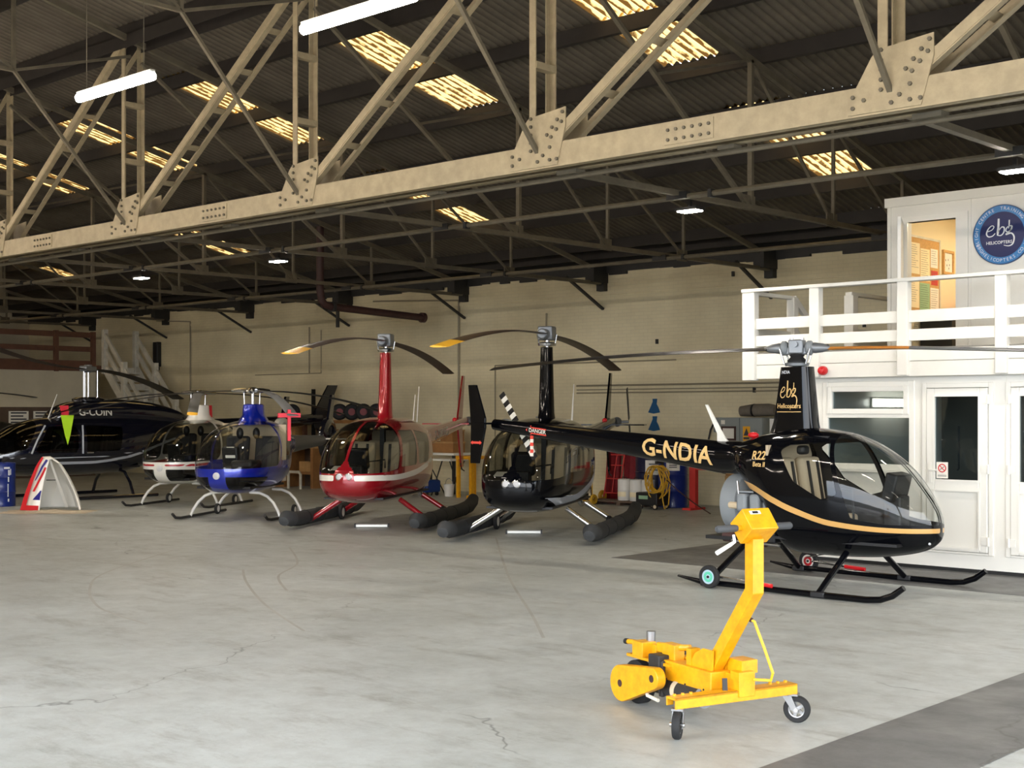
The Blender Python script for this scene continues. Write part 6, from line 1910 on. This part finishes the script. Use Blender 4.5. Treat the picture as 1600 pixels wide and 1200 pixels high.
for x in (-.24, .24):
    for y in (-.16, .16): ob('wheel', MB().cyl((x, y - .02, .045), (x, y + .02, .045), .045, n=14), 'black_rubber', bs)
bk = thing('bucket', 'white plastic bucket on the floor under the folding table', 'bucket', (-21.7, 21.45, .0))
ob('pail', MB().lathe([(0, 0), (.1, 0), (.125, .26), (.13, .27), (.12, .27), (.095, .02), (0, .02)], n=20), 'can_white', bk)
ob('bail', MB().tube([(-.125, 0, .25), (-.09, 0, .36), (0, 0, .41), (.09, 0, .36), (.125, 0, .25)], .006, 6), 'steel', bk)
ys = thing('yellow_stand', 'yellow steel maintenance stand between two helicopters', 'stand', (-21.0, 21.5, 0))
for x in (-.2, .2):
    for y in (-.25, .25): ob('leg', MB().bx(x - .035, x + .035, y - .035, y + .035, 0, .9), 'yellow_paint', ys, smooth=0)
ob('top_frame', MB().bx(-.24, .24, -.3, .3, .86, .93), 'yellow_paint', ys, smooth=0)
ob('foot', MB().bx(.1, .34, -.3, -.2, 0, .06), 'yellow_paint', ys, smooth=0)
# bench and rack behind the blue helicopter
wbn = thing('workbench', 'brown timber workbench with an open cubby behind the blue helicopter', 'workbench', (-27.1, 21.6, 0))
ob('worktop', MB().bx(-.85, .85, -.4, .4, 1.0, 1.08), 'wood_pale', wbn, smooth=0)
ob('side', MB().bx(-.8, -.35, -.36, .38, 0, 1.0), 'wood', wbn, smooth=0)
ob('side', MB().bx(.7, .8, -.36, .38, 0, 1.0), 'wood', wbn, smooth=0)
ob('back', MB().bx(-.35, .7, .3, .38, 0, 1.0), 'brown_board', wbn, smooth=0)
ob('shelf', MB().bx(-.35, .7, -.3, .3, .34, .4), 'wood', wbn, smooth=0)
cbx = ob('cardboard_box', MB().bx(-.3, .3, -.2, .2, 0, .26), 'wood_pale', None, smooth=0, loc=(-26.75, 21.6, .4), label='pale cardboard box in the workbench cubby', cat='box', bevel=.006)
us = ob('step_frame', MB().tube([(-.24, 0, 0), (-.24, 0, .36), (-.18, 0, .42), (.18, 0, .42), (.24, 0, .36), (.24, 0, 0)], .035, 10), 'grey_wood', None, loc=(-26.6, 20.9, 0), label='bent white tube step frame before the workbench', cat='step')
for xa, xb, lab in ((-29.2, -27.65, 'short timber storage rack between the stair and the navy tail boom'), (-26.65, -24.7, 'timber storage rack behind the red bubble with spare wheels on top')):
    rk = thing('storage_rack', lab, 'rack', ((xa + xb) / 2, 22.4, 0))
    w_ = (xb - xa) / 2
    ob('top_shelf', MB().bx(-w_, w_, -.35, .4, 1.62, 1.7), 'wood', rk, smooth=0)
    ob('shelf', MB().bx(-w_, w_, -.3, .4, 1.12, 1.17), 'wood', rk, smooth=0)
    for x in (-w_ + .05, w_ - .05):
        for y in (-.3, .35): ob('upright', MB().bx(x - .05, x + .05, y - .05, y + .05, 0, 1.62), 'brown_timber', rk, smooth=0)
labs = ('spare wheel on the storage rack next to the strap-tied blade', 'spare wheel on the storage rack over the shrouded tail', 'spare wheel leaning on another on the storage rack', 'spare wheel on the storage rack behind the red bubble', 'spare wheel at the end of the storage rack')
for k, (x, lab) in enumerate(zip((-28.35, -26.42, -25.95, -25.5, -25.0), labs)):
    w_ = thing('spare_wheel', lab, 'wheel', (x, 22.2, 1.7), R(50), 'spare wheels on the rack')
    ob('tyre', MB().lathe([(.09, -.08), (.17, -.08), (.21, -.04), (.21, .04), (.17, .08), (.09, .08)], (0, 0, .21), (0, 1, 0), 26), 'black_rubber', w_)
    ob('hub', MB().cyl((0, -.07, .21), (0, .07, .21), .1, n=20), 'tyre_red', w_)
for x, y, w_, hh, m_, lab in ((-28.4, 22.3, .6, .35, 'wood_pale', 'cardboard carton on the lower rack shelf by the stair side'), (-26.2, 22.3, .5, .3, 'wood', 'brown carton on the lower rack shelf behind the blue fan'), (-25.3, 22.3, .7, .36, 'wood_pale', 'wide carton on the lower rack shelf behind the red bubble')):
    ob('carton', MB().bx(-w_ / 2, w_ / 2, -.2, .2, 0, hh), m_, None, smooth=0, bevel=.005, loc=(x, y, 1.17), label=lab, cat='carton')
# aluminium bars on the floor below the red and black helicopters
mat('bare_aluminium', (206, 206, 200), 0.35, metal=0.5)
for p, q, lab in (((-17.0, 14.62), (-16.6, 15.0), 'silver bar lying on the floor below the red helicopter'), ((-14.38, 15.46), (-13.95, 15.85), 'silver bar lying on the floor below the black helicopter')):
    c = thing('floor_bar', lab, 'bar', ((p[0] + q[0]) / 2, (p[1] + q[1]) / 2, 0), math.atan2(q[1] - p[1], q[0] - p[0]))
    ob('body', MB().bx(-.27, .27, -.045, .045, 0, .06), 'bare_aluminium', c, bevel=.015)
    for s_ in (-.275, .275): ob('end_cap', MB().bx(s_ - .012, s_ + .012, -.048, .048, 0, .063), 'dark_steel', c, smooth=0)
